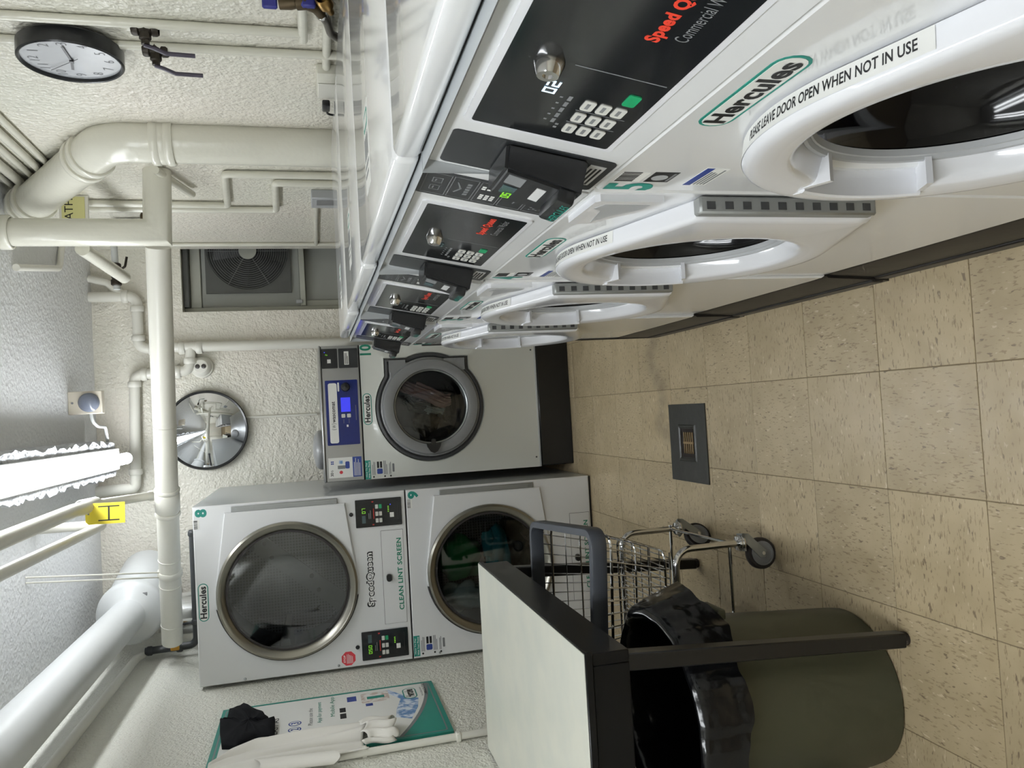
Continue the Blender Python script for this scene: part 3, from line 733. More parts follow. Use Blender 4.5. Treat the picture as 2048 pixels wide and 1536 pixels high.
F.slab(circ(.048, 1.295, .009, 14), .0016, .0019, 'sticker_disc', 'stop_red', sk); F.slab(rect(.066, .084, 1.272, 1.312), .0016, .0019, 'sticker_bottle', 'ink_gray', sk); F.slab(rr(.066, .104, 1.250, 1.272, .006), .0016, .0019, 'sticker_basket', 'blue_ink', sk)
F.slab(rr(.092, .112, 1.285, 1.305, .006), .0016, .0019, 'sticker_cup', 'sky_print', sk); lines(F, .026, .12, 1.193, 1.229, 5, .002, 'ink_light', sk, 8)
def howto(P, x0, z1, parent, k=1.0):
    h = P.slab(rect(x0, x0+.10*k, z1-.030*k, z1), .0002, .0007, 'how_to_header', 'teal', parent)
    text(P, 'How To Pay', x0+.012*k, x0+.088*k, z1-.013*k, z1-.004*k, .0011, 'white', h, .01); text(P, 'With Your Phone', x0+.006*k, x0+.094*k, z1-.026*k, z1-.017*k, .0011, 'white', h, .01)
    P.slab(rr(x0+.024*k, x0+.052*k, z1-.092*k, z1-.062*k, .006*k), .0002, .0007, 'app_icon', 'blue_ink', h)
    P.many([rect(x0+.056*k, x0+.090*k, z1-.074*k, z1-.063*k), rect(x0+.056*k, x0+.090*k, z1-.090*k, z1-.079*k)], .0002, .0007, 'store_badge', 'ink', h)
    P.many([circ(x0+.010*k, z1-z_*k, .005*k, 10) for z_ in (.044, .103, .134)], .0002, .0007, 'step_dot', 'ink', h)
    for a, b, n, sd in ((.036, .055, 3, 1), (.096, .118, 3, 2), (.126, .138, 2, 3)): lines(P, x0+.020*k, x0+.094*k, z1-b*k, z1-a*k, n, .0002, 'ink_gray', h, sd)
    P.slab(rr(x0+.030*k, x0+.075*k, z1-.155*k, z1-.144*k, .004*k), .0002, .0007, 'mini_badge', 'ink_gray', h)
howto(F, .001, 1.170, wa)
logo(F, .290, .459, 1.119, 1.165, 0, wa)
text(F, '10', .664, .722, 1.108, 1.169, .0006, 'green_ink', wa, .03, 'number')
for x in (.055, .66): F.slab(circ(x, .218, .005, 10), 0, .002, 'screw', 'gray_plastic_dark', wa)
MB().rbox(.004, WA-.004, -.005, .76, 0, .188, .004, 1).build('base', 'base_gloss', wa)
mb = MB()
def hump(u, v):
    a = 2*math.pi*u; t = v; r = .11*math.sin(math.pi/2*min(1, (1-t)*1.3+.0)) if t < 1 else 0
    r = .11*math.sqrt(max(0, 1-t**3)); return (.165+r*math.cos(a), .24+1.6*r*math.sin(a), 1.384+.052*t)
mb.grid(hump, 28, 9, True).build('soap_hopper', 'gray_plastic', wa)
# laundry inside
def cloth(name, material, c, rx, ry, rz, seed, label, noise=.35):
    o = MB().sphere((0, 0, 0), rx, ry, rz, 28, 18, noise, seed).build(name, material, ang=80); o.location = c; tag(o, label, 'clothes'); return o
def strip_cloth(name, material, base, pts, wdt, seed, label, ribs=6):
    """a crumpled band of cloth pressed against the glass"""
    P = [Vector(p) for p in pts]; rnd = random.Random(seed); n = 26; mm = 12; vs_ = []
    for i in range(n+1):
        t = i/n*(len(P)-1); k = min(int(t), len(P)-2); f = t-k; c = P[k].lerp(P[k+1], f*f*(3-2*f)); d = (P[k+1]-P[k]).normalized(); s_ = Vector((-d.z, 0, d.x))
        for j in range(mm+1):
            q = j/mm-.5; wv = wdt*(1-.35*abs(2*i/n-1)**2)
            vs_.append(c+s_*(q*wv)+Vector((0, .010*math.sin(ribs*math.pi*q+.35*i)-.03*(1-4*q*q), 0)))
    m1 = mm+1; fs = [(i*m1+j, i*m1+j+1, (i+1)*m1+j+1, (i+1)*m1+j) for i in range(n) for j in range(mm)]
    o = MB().add(vs_, fs).build(name, material, ang=80); so = o.modifiers.new('thick', 'SOLIDIFY'); so.thickness = .012; o.location = base; tag(o, label, 'clothes'); return o
bx = (-.33, 4.23, 0)
strip_cloth('laundry', 'cloth_pink', (bx[0], bx[1]+.07, 0), [(.50, 0, .94), (.47, 0, .88), (.44, 0, .80), (.40, 0, .72), (.40, 0, .68)], .085, 3, 'pale pink ribbed cloth behind the porthole of washer 10', 9)
strip_cloth('laundry', 'cloth_dark', (bx[0], bx[1]+.09, 0), [(.42, 0, .93), (.38, 0, .88), (.36, 0, .80), (.35, 0, .72)], .07, 4, 'dark green cloth tumbling inside washer 10')
strip_cloth('laundry', 'cloth_pale', (bx[0], bx[1]+.075, 0), [(.36, 0, .82), (.35, 0, .78), (.345, 0, .72)], .04, 5, 'small pale cloth in the middle of the porthole of washer 10')
cloth('laundry', 'cloth_brown', (bx[0]+.29, bx[1]+.24, .80), .075, .08, .075, 6, 'dim brown garment at the left inside washer 10')
cloth('laundry', 'cloth_dark', (bx[0]+.38, bx[1]+.26, .665), .10, .08, .045, 8, 'dim grey-green garment at the bottom inside washer 10')

# ================================================================== stacked dryers
dy = tag(empty('stacked_dryer', (-1.222, 3.965, 0)), 'white double-stacked tumble dryer numbered 8 and 9 by the left wall', 'dryer')
DW = .844
MB().shell(0, DW, .03, 1.14, .012, 2.0).build('cabinet', 'enamel_side', dy)
def dryer_pocket(cz, z0, z1, lit):
    cx = .412; Rg = .333; mb = MB(); R0 = rect_rho(-cx, DW-cx, z0-cz, z1-cz)
    an = angles(96, [(-cx, z0-cz), (DW-cx, z0-cz), (DW-cx, z1-cz), (-cx, z1-cz), (.394, -.285), (.394, .277)])
    R1 = rect_rho(-cx+.004, DW-cx-.004, z0-cz+.004, z1-cz-.004)
    loft(mb, cx, cz, [(R0, .032), (R0, .004), (R1, 0), (.318, 0), (.318, .05)], an)
    fp = mb.build('front_panel', 'dryer_white', dy, ang=30)
    H = hull_rho([(Rg*math.cos(2*math.pi*i/120), Rg*math.sin(2*math.pi*i/120)) for i in range(120)]+[(.394, -.285), (.394, .277)])
    mb = MB(); loft(mb, cx, cz, [(H, -.001), (H, -.012), (lambda a: H(a)-.006, -.018), (.326, -.018), (.318, -.01), (.318, 0)], an); dr = mb.build('door', 'dryer_white', dy, ang=30)
    MB().lathe([(.335, -.0005), (.337, .004), (.335, .016), (.331, .019)], (cx, 0, cz), (0, -1, 0), 72, math.pi/2+R(10), 1.5*math.pi-R(10), U=(1, 0, 0)).build('door_shadow_line', 'rubber', dr)  # dark arc standing in for the thin shadow left of the ring
    MB().lathe([(.330, .016), (.328, .030), (.318, .036), (.300, .030), (.290, .018), (.286, .010)], (cx, 0, cz), (0, -1, 0), 80).build('door_ring', 'steel_ring', dr, label='brushed steel ring round the glass')
    MB().lathe([(.290, .012), (.278, .013), (.275, .006), (.275, -.02)], (cx, 0, cz), (0, -1, 0), 72).build('glass_seal', 'rubber', dr)
    MB().lathe([(.286, .012), (.20, .016), (.10, .018), (.0005, .0185)], (cx, 0, cz), (0, -1, 0), 64).build('door_glass', 'dryer_glass', dr)
    MB().lathe([(.318, -.04), (.37, -.06), (.37, -.62)], (cx, 0, cz), (0, -1, 0), 48).build('drum', 'drum', dy)
    MB().lathe([(.37, -.62), (.0005, -.62)], (cx, 0, cz), (0, -1, 0), 48).build('drum_back', 'drum_perforated', dy, smooth=False)
    for s_, a in ((1, R(55)), (1, R(175)), (1, R(295))):
        c = Vector((cx+.33*math.cos(a), .35, cz+.33*math.sin(a))); u = Vector((math.cos(a), 0, math.sin(a))); v = Vector((-math.sin(a), 0, math.cos(a)))
        MB().slab([(-.07, -.015), (.03, -.04), (.03, .04), (-.07, .015)], c, u, v, (0, 1, 0), -.26, .26).build('drum_baffle', 'drum', dy)
    mb = MB(); c0 = Vector((cx, .61, cz)); t = R(50); u = Vector((math.cos(t), 0, math.sin(t))); v = Vector((-math.sin(t), 0, math.cos(t)))
    mb.slab([(-.36, -.05), (.36, -.05), (.36, .05), (-.36, .05)], c0, u, v, (0, -1, 0), 0, .006); sp_ = mb.build('drum_spider', 'drum', dy)
    mb = MB()
    for q in (-.2, -.12, .12, .2): p = c0+u*q+v*(.02 if q in (-.2, .12) else -.02); mb.cyl(p, p+Vector((0, -.014, 0)), .012, n=10)
    mb.build('drum_bolts', 'gray_plastic_dark', sp_)
    hs = MB().rbox(.806, .833, -.012, .0, cz-.25, cz+.246, .002, 1).build('hinge', 'hinge_metal', dy, label='grey metal door hinge strip')
    F.many([circ(.82, cz+.225, .006, 12), circ(.82, cz-.225, .006, 12)], .012, .014, 'hinge_screw', 'zinc', hs)
    return cx
dryer_pocket(1.580, .998, 2.0, 0); dryer_pocket(.575, .012, .991, 1)
def lint(z0, z1):
    l = F.slab(rr(.190, .651, z0, z1, .005), .0, .003, 'lint_door', 'dryer_white', dy)
    g = MB(); e = .0015
    for (a, b, c, d_) in ((.190-e, .651+e, z0-e, z0), (.190-e, .651+e, z1, z1+e), (.190-e, .190, z0, z1), (.651, .651+e, z0, z1)): g.slab(rect(a, b, c, d_), F.O, F.U, F.V, F.N, 0, .0004)
    g.build('lint_gap', 'gray_plastic_dark', l)
    text(F, 'CLEAN LINT SCREEN', .252, .610, z0+.010, z0+.034, .0036, 'green_ink', l, .025)
    k = MB().slab(rr(.400, .436, z0+.066, z0+.092, .012), F.O, F.U, F.V, F.N, .003, .022).build('lint_knob', 'black_plastic', l)
lint(1.017, 1.125); lint(.022, .130)
def dryer_panel(x0, x1, digits):
    p = F.slab(rr(x0, x1, 1.017, 1.245, .004), 0, .006, 'control_panel', 'black_panel', dy)
    w_ = x1-x0; L = .0062
    seven(F, digits, x0+w_*.50 if len(digits) == 2 else x0+w_*.22, 1.196, .011, .017, L, 'led_green', p)
    F.slab(rect(x0+w_*.15, x0+w_*.42, 1.196, 1.214) if len(digits) == 2 else rect(x0+w_*.6, x0+w_*.88, 1.196, 1.214), .006, .0065, 'display_window', 'led_dim', p)
    for i, xx in enumerate((.22, .46, .72)):
        for j, zz in enumerate((1.140, 1.122)):
            F.slab(rr(x0+w_*(xx-.075), x0+w_*(xx+.075), zz-.007, zz+.007, .002), .006, .0072, 'start_button' if (i == 2 and j) else 'push_button', 'start_key' if (i == 2 and j) else 'key', p)
    F.many([rect(x0+w_*.28, x0+w_*.66, 1.154, 1.158), rect(x0+w_*.06, x0+w_*.1, 1.155, 1.164), rect(x0+w_*.88, x0+w_*.92, 1.155, 1.164)], .006, .0064, 'red_marks', 'led_red', p)
    F.many([rect(x0+w_*.3, x0+w_*.6, 1.170, 1.173), rect(x0+w_*.3, x0+w_*.5, 1.178, 1.181)], .006, .0064, 'panel_print', 'ink_gray', p)
    F.many([rect(x0+w_*(.5+.06*i), x0+w_*(.53+.06*i), 1.080, 1.086) for i in range(4)], .006, .0066, 'signal_lights', 'led_green', p)
    if digits == '07': F.slab(circ(x0+w_*.76, 1.072, .003, 8), .006, .0066, 'blue_light', 'led_blue', p)
    F.slab(rect(x0+w_*.30, x0+w_*.47, 1.056, 1.076), .006, .0065, 'card_sticker', 'paper', p)
    F.slab(rect(x0+w_*.2, x0+w_*.85, 1.034, 1.038), .006, .008, 'card_slot', 'ink', p)
dryer_panel(.676, .814, '07'); dryer_panel(.024, .163, '050')
for x in (.745, .093): MB().lathe([(.010, 0), (.010, .004), (.0005, .005)], (x, 0, 1.266), (0, -1, 0), 18).build('lock', 'black_plastic', dy)
text(F, 'SpeedQueen', .281, .555, 1.160, 1.209, .0006, 'ink', dy, .085, 'brand_outline'); text(F, 'SpeedQueen', .288, .548, 1.167, 1.202, .0012, 'white', dy, .015, 'brand_lettering')
st = F.slab(circ(.044, 1.312, .036, 8, R(22.5)), 0, .0006, 'stop_sticker', 'stop_red', dy); text(F, 'STOP', .026, .062, 1.326, 1.336, .001, 'white', st, .02); lines(F, .020, .068, 1.290, 1.322, 5, .0006, 'ink_light', st, 6)
logo(F, .304, .482, 1.944, 1.990, 0, dy)
text(F, '8', .793, .832, 1.936, 1.990, .0006, 'teal', dy, .05, 'number'); text(F, '9', .798, .837, .928, .982, .0006, 'teal', dy, .05, 'number')
barcode(F, .738, .782, 1.972, 1.996, .0, dy, True, 11); barcode(F, .752, .796, .962, .986, .0, dy, True, 12)
howto(F, .010, .990, dy, 1.02)
for x, z in ((.012, 1.797), (.016, 1.36), (.014, .86)): MB().lathe([(.006, 0), (.005, .004), (.0005, .005)], (x, 0, z), (0, -1, 0), 12).build('screw', 'zinc', dy)
MB().rbox(.004, DW-.004, .01, 1.1, 0, .012, .002, 1).build('foot_rail', 'black_plastic', dy)
bx = (-1.222, 3.965, 0)
cloth('laundry', 'cloth_green', (bx[0]+.45, bx[1]+.20, .70), .115, .09, .115, 21, 'bunched green garment behind the lower dryer glass')
strip_cloth('laundry', 'cloth_teal', (bx[0], bx[1]+.075, 0), [(.60, 0, .56), (.55, 0, .53), (.47, 0, .52), (.38, 0, .52), (.32, 0, .50)], .13, 22, 'folded teal garment low in the lower dryer', 4)
cloth('laundry', 'cloth_pale', (bx[0]+.24, bx[1]+.16, .70), .07, .07, .12, 23, 'pale grey-white towel at the left of the lower dryer glass')
cloth('laundry', 'cloth_dark', (bx[0]+.44, bx[1]+.36, .36), .18, .14, .09, 24, 'dark garment at the bottom of the lower dryer')

# ================================================================== floor drain
dg = tag(empty('floor_drain', (-.171, 2.804, 0)), 'square dark floor drain plate with a small rusty slotted grate', 'drain')
an = angles(4, [(.066, .066), (-.066, .066), (.066, -.066), (-.066, -.066)]); sq = lambda h: rect_rho(-h, h, -h, h)
mb = MB()
for h, z in ((.153, .0), (.153, .004), (.072, .0045), (.068, .009), (.064, .009), (.056, .0055)): mb.v += [(h*a, h*b, z) for a, b in ((1, 1), (-1, 1), (-1, -1), (1, -1))]
mb.f = [(k*4+i, k*4+(i+1) % 4, k*4+4+(i+1) % 4, k*4+4+i) for k in range(5) for i in range(4)]
mb.build('plate', 'drain_plate', dg, ang=20)
MB().box(-.057, .057, -.057, .057, .0012, .0022).build('sump', 'drain_hole', dg, smooth=False)
for k in range(5): MB().rbox(-.042, .042, -.046+k*.017, -.039+k*.017, .0024, .0062, .001, 1).build('grate_bar', 'drain_grate', dg)
MB().rbox(-.004, .005, -.05, .034, .0024, .0066, .001, 1).build('cross_bar', 'drain_grate', dg)

# ================================================================== folding table
tb = tag(empty('folding_table', (-.9, 2.26, 0)), 'tall table with a pale laminate top and black frame along the left wall', 'table')
X0, X1, Y0, Y1 = -1.232+.9, -.555+.9, 1.676-2.26, 2.842-2.26
MB().rbox(X0, X1, Y0, Y1, .842, .860, .002, 1).build('edge_band', 'black_laminate', tb)
MB().rbox(X0+.003, X1-.004, Y0+.004, Y1-.004, .8595, .8625, .001, 1).build('table_top', 'table_top', tb)
for nm, a in (('apron', (X1-.035, X1-.006, Y0+.006, Y1-.006)), ('apron', (X0, X0+.025, Y0+.006, Y1-.006)), ('apron', (X0+.025, X1-.035, Y0+.006, Y0+.032)), ('apron', (X0+.025, X1-.035, Y1-.032, Y1-.006))):
    MB().rbox(a[0], a[1], a[2], a[3], .752, .8415, .002, 1).build(nm, 'black_laminate', tb)
def leg(bx_, by, tx, ty):
    b = bmesh.new(); q = []
    for (x, y, z, h) in ((bx_, by, .012, .0185), (tx, ty, .80, .0205)):
        q += [b.verts.new((x+sx*h, y+sy*h, z)) for sx, sy in ((-1, -1), (1, -1), (1, 1), (-1, 1))]
    for f in ((3, 2, 1, 0), (4, 5, 6, 7), (0, 1, 5, 4), (1, 2, 6, 5), (2, 3, 7, 6), (3, 0, 4, 7)): b.faces.new([q[i] for i in f])
    bmesh.ops.bevel(b, geom=list(b.edges), offset=.003, segments=1, affect='EDGES')
    l = MB().bm(b).build('leg', 'black_edge', tb); MB().cyl((bx_, by, 0), (bx_, by, .014), .017, .019, 14).build('foot', 'rubber', l)
leg(-.635+.9, 1.690-2.26, -.590+.9, 1.706-2.26); leg(-.640+.9, 2.795-2.26, -.594+.9, 2.805-2.26)
leg(-1.20+.9, 1.700-2.26, -1.20+.9, 1.706-2.26); leg(-1.20+.9, 2.795-2.26, -1.20+.9, 2.805-2.26)

# ================================================================== bin and bag
bn = tag(empty('trash_bin', (-.82, 1.915, 0)), 'round olive plastic trash bin under the table', 'bin')
MB().lathe([(0.0005, .004), (.19, .004), (.2, 0), (.205, .004), (.2085, .03), (.2405, .50), (.2415, .505), (.2465, .51), (.248, .555), (.252, .565), (.252, .578), (.246, .580), (.240, .57), (.236, .50), (.205, .02), (.0005, .015)], (0, 0, 0), (0, 0, 1), 56).build('tub', 'bin', bn)
for s_ in (-1, 1): MB().rbox(s_*.250-.014, s_*.250+.014, -.05, .05, .400, .425, .006, 2).build('handle', 'bin', bn)
bg = tag(empty('trash_bag', (-.82, 1.915, 0)), 'glossy black trash bag lining the olive bin and folded over its rim', 'bag')
rb = random.Random(5)
def bag(u, v):
    a = 2*math.pi*u; prof = [(.06, .10), (.16, .12), (.205, .25), (.228, .50), (.240, .585), (.253, .597), (.266, .585), (.272, .545), (.274, .50), (.278, .465)]
    t = v*(len(prof)-1); k = min(int(t), len(prof)-2); f = t-k; r = prof[k][0]*(1-f)+prof[k+1][0]*f; z = prof[k][1]*(1-f)+prof[k+1][1]*f
    w_ = max(0, v-.5)*2
    d_ = (a-R(18)+math.pi) % (2*math.pi)-math.pi; fl_ = math.exp(-(d_/.34)**2)
    rip = math.sin(23*a)*.5+math.sin(37*a+1)*.3+math.sin(11*a+2)*.6
    r += rip*.004*(.3+w_)+fl_*w_*.055*math.sin(min(1, w_*1.1)*math.pi*.6)
    z += w_*(math.sin(7*a+1)*.012+math.sin(3*a)*.018)+fl_*(.028*math.exp(-((v-.62)/.16)**2))-fl_*w_*.02
    z = min(z, .64); return (r*math.cos(a), r*math.sin(a), z)
MB().grid(bag, 150, 34, True).build('liner', 'bag', bg, ang=70)

# ================================================================== laundry cart
ct = tag(empty('laundry_cart', (-.64, 2.45, 0)), 'chrome wire laundry cart with dark plastic bumper behind the trash bin', 'cart')
def cp(x, y, z): return Vector((x+.64, y-2.45, z))
RIM = [cp(-.362, 2.082, .665), cp(-.418, 2.722, .665), cp(-.92, 2.742, .665), cp(-.92, 2.145, .665)]
BOT = [cp(-.478, 2.275, .36), cp(-.490, 2.655, .36), cp(-.855, 2.655, .36), cp(-.855, 2.290, .36)]
def loop(P, r, n=6):
    Q = []
    for i in range(4):
        a, b, c = P[i-1], P[i], P[(i+1) % 4]; d0 = (a-b).normalized(); d1 = (c-b).normalized()
        for k in range(n+1):
            t = k/n; p0 = b+d0*r; p2 = b+d1*r; Q.append(p0*(1-t)**2+b*2*t*(1-t)+p2*t*t)
    return Q
Q = loop(RIM, .05); n = len(Q); mb = MB(); vs_ = []
cen = sum(Q, Vector())/n
for i, p in enumerate(Q):
    d = (Q[(i+1) % n]-Q[i-1]).normalized(); o = Vector((d.y, -d.x, 0))
    if o.dot(p-cen) < 0: o = -o
    vs_ += [p+o*a+Vector((0, 0, b)) for a, b in ((.010, .023), (.013, .018), (.013, -.018), (.010, -.023), (-.009, -.023), (-.011, -.018), (-.011, .018), (-.009, .023))]
mb.add(vs_, [(i*8+k, i*8+(k+1) % 8, ((i+1) % n)*8+(k+1) % 8, ((i+1) % n)*8+k) for i in range(n) for k in range(8)])
mb.build('bumper_rim', 'bumper', ct, ang=50, label='dark blue-grey plastic bumper')
def lv(t, ins=0): return [RIM[i].lerp(BOT[i], t) for i in range(4)]
for t, r_ in ((.17, .0045), (.50, .003), (.93, .004)):
    P = loop(lv(t), .04); MB().tube(P+[P[0], P[1]], r_, 8, cap=False).build('hoop', 'chrome', ct)
side = ['side_wires']*4
for i, cnt in ((0, 17), (1, 14), (2, 17), (3, 14)):
    mb = MB(); A0, A1, B0, B1 = RIM[i], RIM[(i+1) % 4], BOT[i], BOT[(i+1) % 4]
    for k in range(1, cnt): mb.tube([A0.lerp(A1, k/cnt)-Vector((0, 0, .012)), B0.lerp(B1, k/cnt)], .0021, 6)
    for t in (.33, .68): mb.tube([A0.lerp(B0, t), A1.lerp(B1, t)], .0022, 6)
    mb.build('side_wires', 'chrome', ct, stuff=True)
mb = MB()
for k in range(1, 22): mb.tube([BOT[0].lerp(BOT[3], k/22), BOT[1].lerp(BOT[2], k/22)], .0021, 6)
for k in range(0, 6): mb.tube([BOT[0].lerp(BOT[1], k/5), BOT[3].lerp(BOT[2], k/5)], .002, 6)
mb.build('floor_wires', 'chrome', ct, stuff=True)
for y, xr in ((2.262, -.470), (2.705, -.482)):
    MB().tube([cp(xr, y, .135), cp(xr, y, .345), cp(-.86, y, .345), cp(-.86, y, .135)], .011, 12, fillet=.05).build('frame_tube', 'chrome', ct)
for a, b in (((-.468, 2.270), (-.482, 2.76)), ((-.86, 2.27), (-.86, 2.70))): MB().tube([cp(*a, .150), cp(*b, .150)], .0045, 8).build('side_rail', 'chrome', ct)
for y in (2.272, 2.70): MB().tube([cp(-.466, y, .150), cp(-.71, y, .150)], .0055, 8).build('cross_rail', 'chrome', ct)
MB().rbox(*[v for p in zip(cp(-.722, 2.262, .140), cp(-.692, 2.282, .185)) for v in p], .003, 1).build('bracket', 'zinc', ct)
def caster(x, y, ax):
    c = cp(x, y, 0); u = Vector((math.cos(ax), math.sin(ax), 0)); k = Vector((-u.y, u.x, 0)); wc = c+u*.038+Vector((0, 0, .05))
    r = MB().lathe([(.0005, -.014), (.036, -.014), (.036, -.012), (.047, -.012), (.050, -.008), (.050, .008), (.047, .012), (.036, .012), (.036, .014), (.0005, .014)], wc, k, 28).build('caster', 'rubber', ct)
    for s_ in (-1, 1): MB().lathe([(.0385, .0135), (.0385, .016), (.033, .016), (.033, .0142), (.018, .0142), (.016, .0155), (.0005, .0155)], wc, k*s_, 24).build('wheel_disc', 'wheel_gray', r)
    mb = MB()
    for s_ in (-1, 1):
        mb.slab([(-.008, -.012), (.013, -.006), (.012, .012), (-.048, .066), (-.068, .066), (-.066, .045)], wc, u, (0, 0, 1), k*s_, .0165, .0185)
    mb.slab([(-.068, -.0185), (-.012, -.0185), (-.012, .0185), (-.068, .0185)], wc+Vector((0, 0, .058)), u, k, (0, 0, 1), 0, .008); mb.build('fork', 'zinc', r)
    MB().lathe([(.0005, .064), (.024, .064), (.026, .07), (.024, .074), (.0255, .078), (.022, .084), (.010, .086), (.009, .10), (.006, .10), (.006, .15), (.0005, .15)], c+Vector((0, 0, .045)), (0, 0, 1), 20).build('swivel', 'chrome', r)
    MB().cyl(wc-k*.022, wc+k*.022, .006, n=10).build('axle', 'chrome', r)
caster(-.470, 2.262, R(188)); caster(-.482, 2.705, R(215)); caster(-.86, 2.262, R(200)); caster(-.86, 2.70, R(160))

# ================================================================== wall clock
ck = tag(empty('wall_clock', (XR, 2.420, 2.045)), 'round black wall clock with a pale face high on the right wall', 'clock')
A = (-1, 0, 0)
MB().lathe([(.0005, .012), (.128, .012), (.137, .020), (.137, .060), (.133, .064), (.129, .062), (.127, .054)], (0, 0, 0), A, 64).build('case', 'black_plastic', ck)
MB().lathe([(.128, .053), (.0005, .053)], (0, 0, 0), A, 48).build('face', 'clock_face', ck, smooth=False)
CK = Plane((-.053, 0, 0), (0, -1, 0), (0, 0, 1))
for h in range(1, 13):
    a = R(90-30*h); s_ = str(h); wd = .027 if h > 9 else .015; x, y = .098*math.cos(a), .098*math.sin(a)
    text(CK, s_, x-wd/2*(0.35 if h == 1 else 1), x+wd/2*(0.35 if h == 1 else 1), y-.0135, y+.0135, .0006, 'gray_plastic_dark', ck, -.008, 'numeral')
def hand(name, hours, ln, wd, tail, lift, m_='black_plastic'):
    a = R(90-30*hours); u = (math.cos(a), math.sin(a)); k = (-u[1], u[0])
    CK.slab([(u[0]*t+k[0]*s_, u[1]*t+k[1]*s_) for t, s_ in ((-tail, -wd/2), (ln, -wd/2), (ln, wd/2), (-tail, wd/2))], lift, lift+.001, name, m_, ck)
hand('hour_hand', 9.4, .062, .007, .012, .002); hand('minute_hand', 3.0, .088, .006, .015, .0035); hand('second_hand', 10.6, .095, .0015, .028, .005)
CK.slab(circ(0, 0, .006, 14), .0005, .007, 'hub', 'black_plastic', ck)

# ================================================================== convex mirror, camera, box
mr_ = tag(empty('convex_mirror', (-.022, YB, 2.070)), 'round convex security mirror with a black rim on the back wall', 'mirror')
prof = [(.236*math.sin(R(42)*k/12)/math.sin(R(42)), .045+.236/math.tan(R(42))*(math.cos(R(42)*k/12)-math.cos(R(42)))/math.cos(R(42))*.72) for k in range(12, -1, -1)]; prof[-1] = (.0005, prof[-1][1])
MB().lathe(prof, (0, 0, 0), (0, -1, 0), 72).build('mirror_dome', 'mirror', mr_, ang=80)
MB().lathe([(.0005, .02), (.235, .02), (.245, .028), (.247, .046), (.241, .054), (.233, .050), (.233, .04)], (0, 0, 0), (0, -1, 0), 64).build('rim', 'black_plastic', mr_)
MB().cyl((0, -.0, 0), (0, -.022, 0), .03).build('bracket', 'black_plastic', mr_)
sc_ = tag(empty('dome_camera', (.374, YB, 2.085)), 'small white round camera with two dark eyes on the back wall', 'camera')
MB().lathe([(.070, 0), (.070, .014), (.066, .022), (.060, .024), (.056, .050), (.040, .066), (.0005, .070)], (0, 0, 0), (0, -1, 0), 40).build('housing', 'camera_white', sc_)
for z in (.018, -.018): MB().lathe([(.0145, 0), (.0145, .006), (.011, .007), (.0005, .0075)], (.0, -.064, z), (0, -1, 0), 18).build('lens', 'camera_eye', sc_)
jb = tag(empty('junction_box', (.166, 4.655, ZC)), 'cream electrical box with a round grey cover under the ceiling', 'box')
MB().rbox(-.062, .062, -.006, .05, -.168, 0, .003, 1).build('box', 'box_cream', jb)
MB().lathe([(.052, 0), (.051, .02), (.040, .036), (.018, .045), (.0005, .046)], (.0, -.006, -.105), (0, -1, 0), 36).build('cover', 'lens_gray', jb, label='round grey plastic cover')
MB().cyl((.0, -.006, -.022), (.0, -.010, -.022), .006, n=10).build('screw', 'gray_plastic', jb)
def pipe(name, label, path, r, m_='pipe_smooth', fillet=.0, cat='pipe', n=14, group=None):
    o = MB().tube(path, r, n, fillet).build(name, m_, ang=50); tag(o, label, cat, group); return o
def ring(parent, p, d, r, l, m_='pipe_paint', name='collar'):
    p = Vector(p); d = Vector(d).normalized(); e = min(.006, l*.3)
    return MB().lathe([(r*.85, -l/2), (r-.004, -l/2), (r, -l/2+e), (r, l/2-e), (r-.004, l/2), (r*.85, l/2)], p, d, 22).build(name, m_, parent)
pipe('conduit', 'thin grey conduit curving from the cream ceiling box to the lamp strip', [(.16, 4.66, 2.60), (.06, 4.66, 2.585), (.035, 4.70, 2.57), (.03, 4.86, 2.57), (-.065, 4.90, 2.57)], .009, 'pipe_gray', .04, 'conduit')
pipe('conduit', 'thin conduit running down the back wall from mirror to washer 10', [(.044, YB-.010, 1.86), (.041, YB-.010, 1.40)], .008, 'pipe_smooth', 0, 'conduit')

# ================================================================== pipes on the right wall
ws = tag(empty('waste_pipe', (1.075, 3.105, 1.05)), 'thick white waste stack with an elbow on the right wall behind the washers', 'pipe')
def rel(o, pts): return [Vector(p)-o.location for p in pts]
pa, pb, pc = Vector((1.075, 3.105, .0)), Vector((1.075, 3.105, 2.105)), Vector((1.005, 4.0, 2.72))
MB().tube(rel(ws, [pa, pb, pc]), .079, 24, fillet=.16, fseg=10).build('stack', 'pipe_paint', ws, ang=60)
dd = (pc-pb).normalized()
for z in (1.895, 1.945): ring(ws, (0, 0, z-1.05), (0, 0, 1), .090, .03)
ring(ws, (0, 0, 1.92-1.05), (0, 0, 1), .085, .06, name='bell')
for t in (.17, .23): ring(ws, pb+dd*t-ws.location, dd, .091, .03)
for t in (.80, .88): ring(ws, pb+dd*t-ws.location, dd, .093, .035)
pA = tag(empty('drain_pipe', (.848, 3.6, 2.0)), 'white pipe dropping from the ceiling with a mitred corner to the right wall', 'pipe')
MB().tube(rel(pA, [(1.12, 3.6, 2.030), (.848, 3.6, 2.038), (.848, 3.6, 2.70)]), .058, 24).build('pipe', 'pipe_paint', pA, ang=60)
ring(pA, (0, 0, .62), (0, 0, 1), .072, .05)
B0, B1 = Vector((.80, 3.672, 2.05)), Vector((-1.125, 4.49, 2.201)); db = (B1-B0).normalized()
pB = tag(empty('cross_pipe', B0), 'long straight white pipe crossing the room under the ceiling in front of the mirror', 'pipe')
MB().tube([(0, 0, 0), B1-B0], .0525, 24).build('pipe', 'pipe_smooth', pB)
LB = (B1-B0).length
def bt(x): return (B0.x-x)/(B0.x-B1.x)*LB
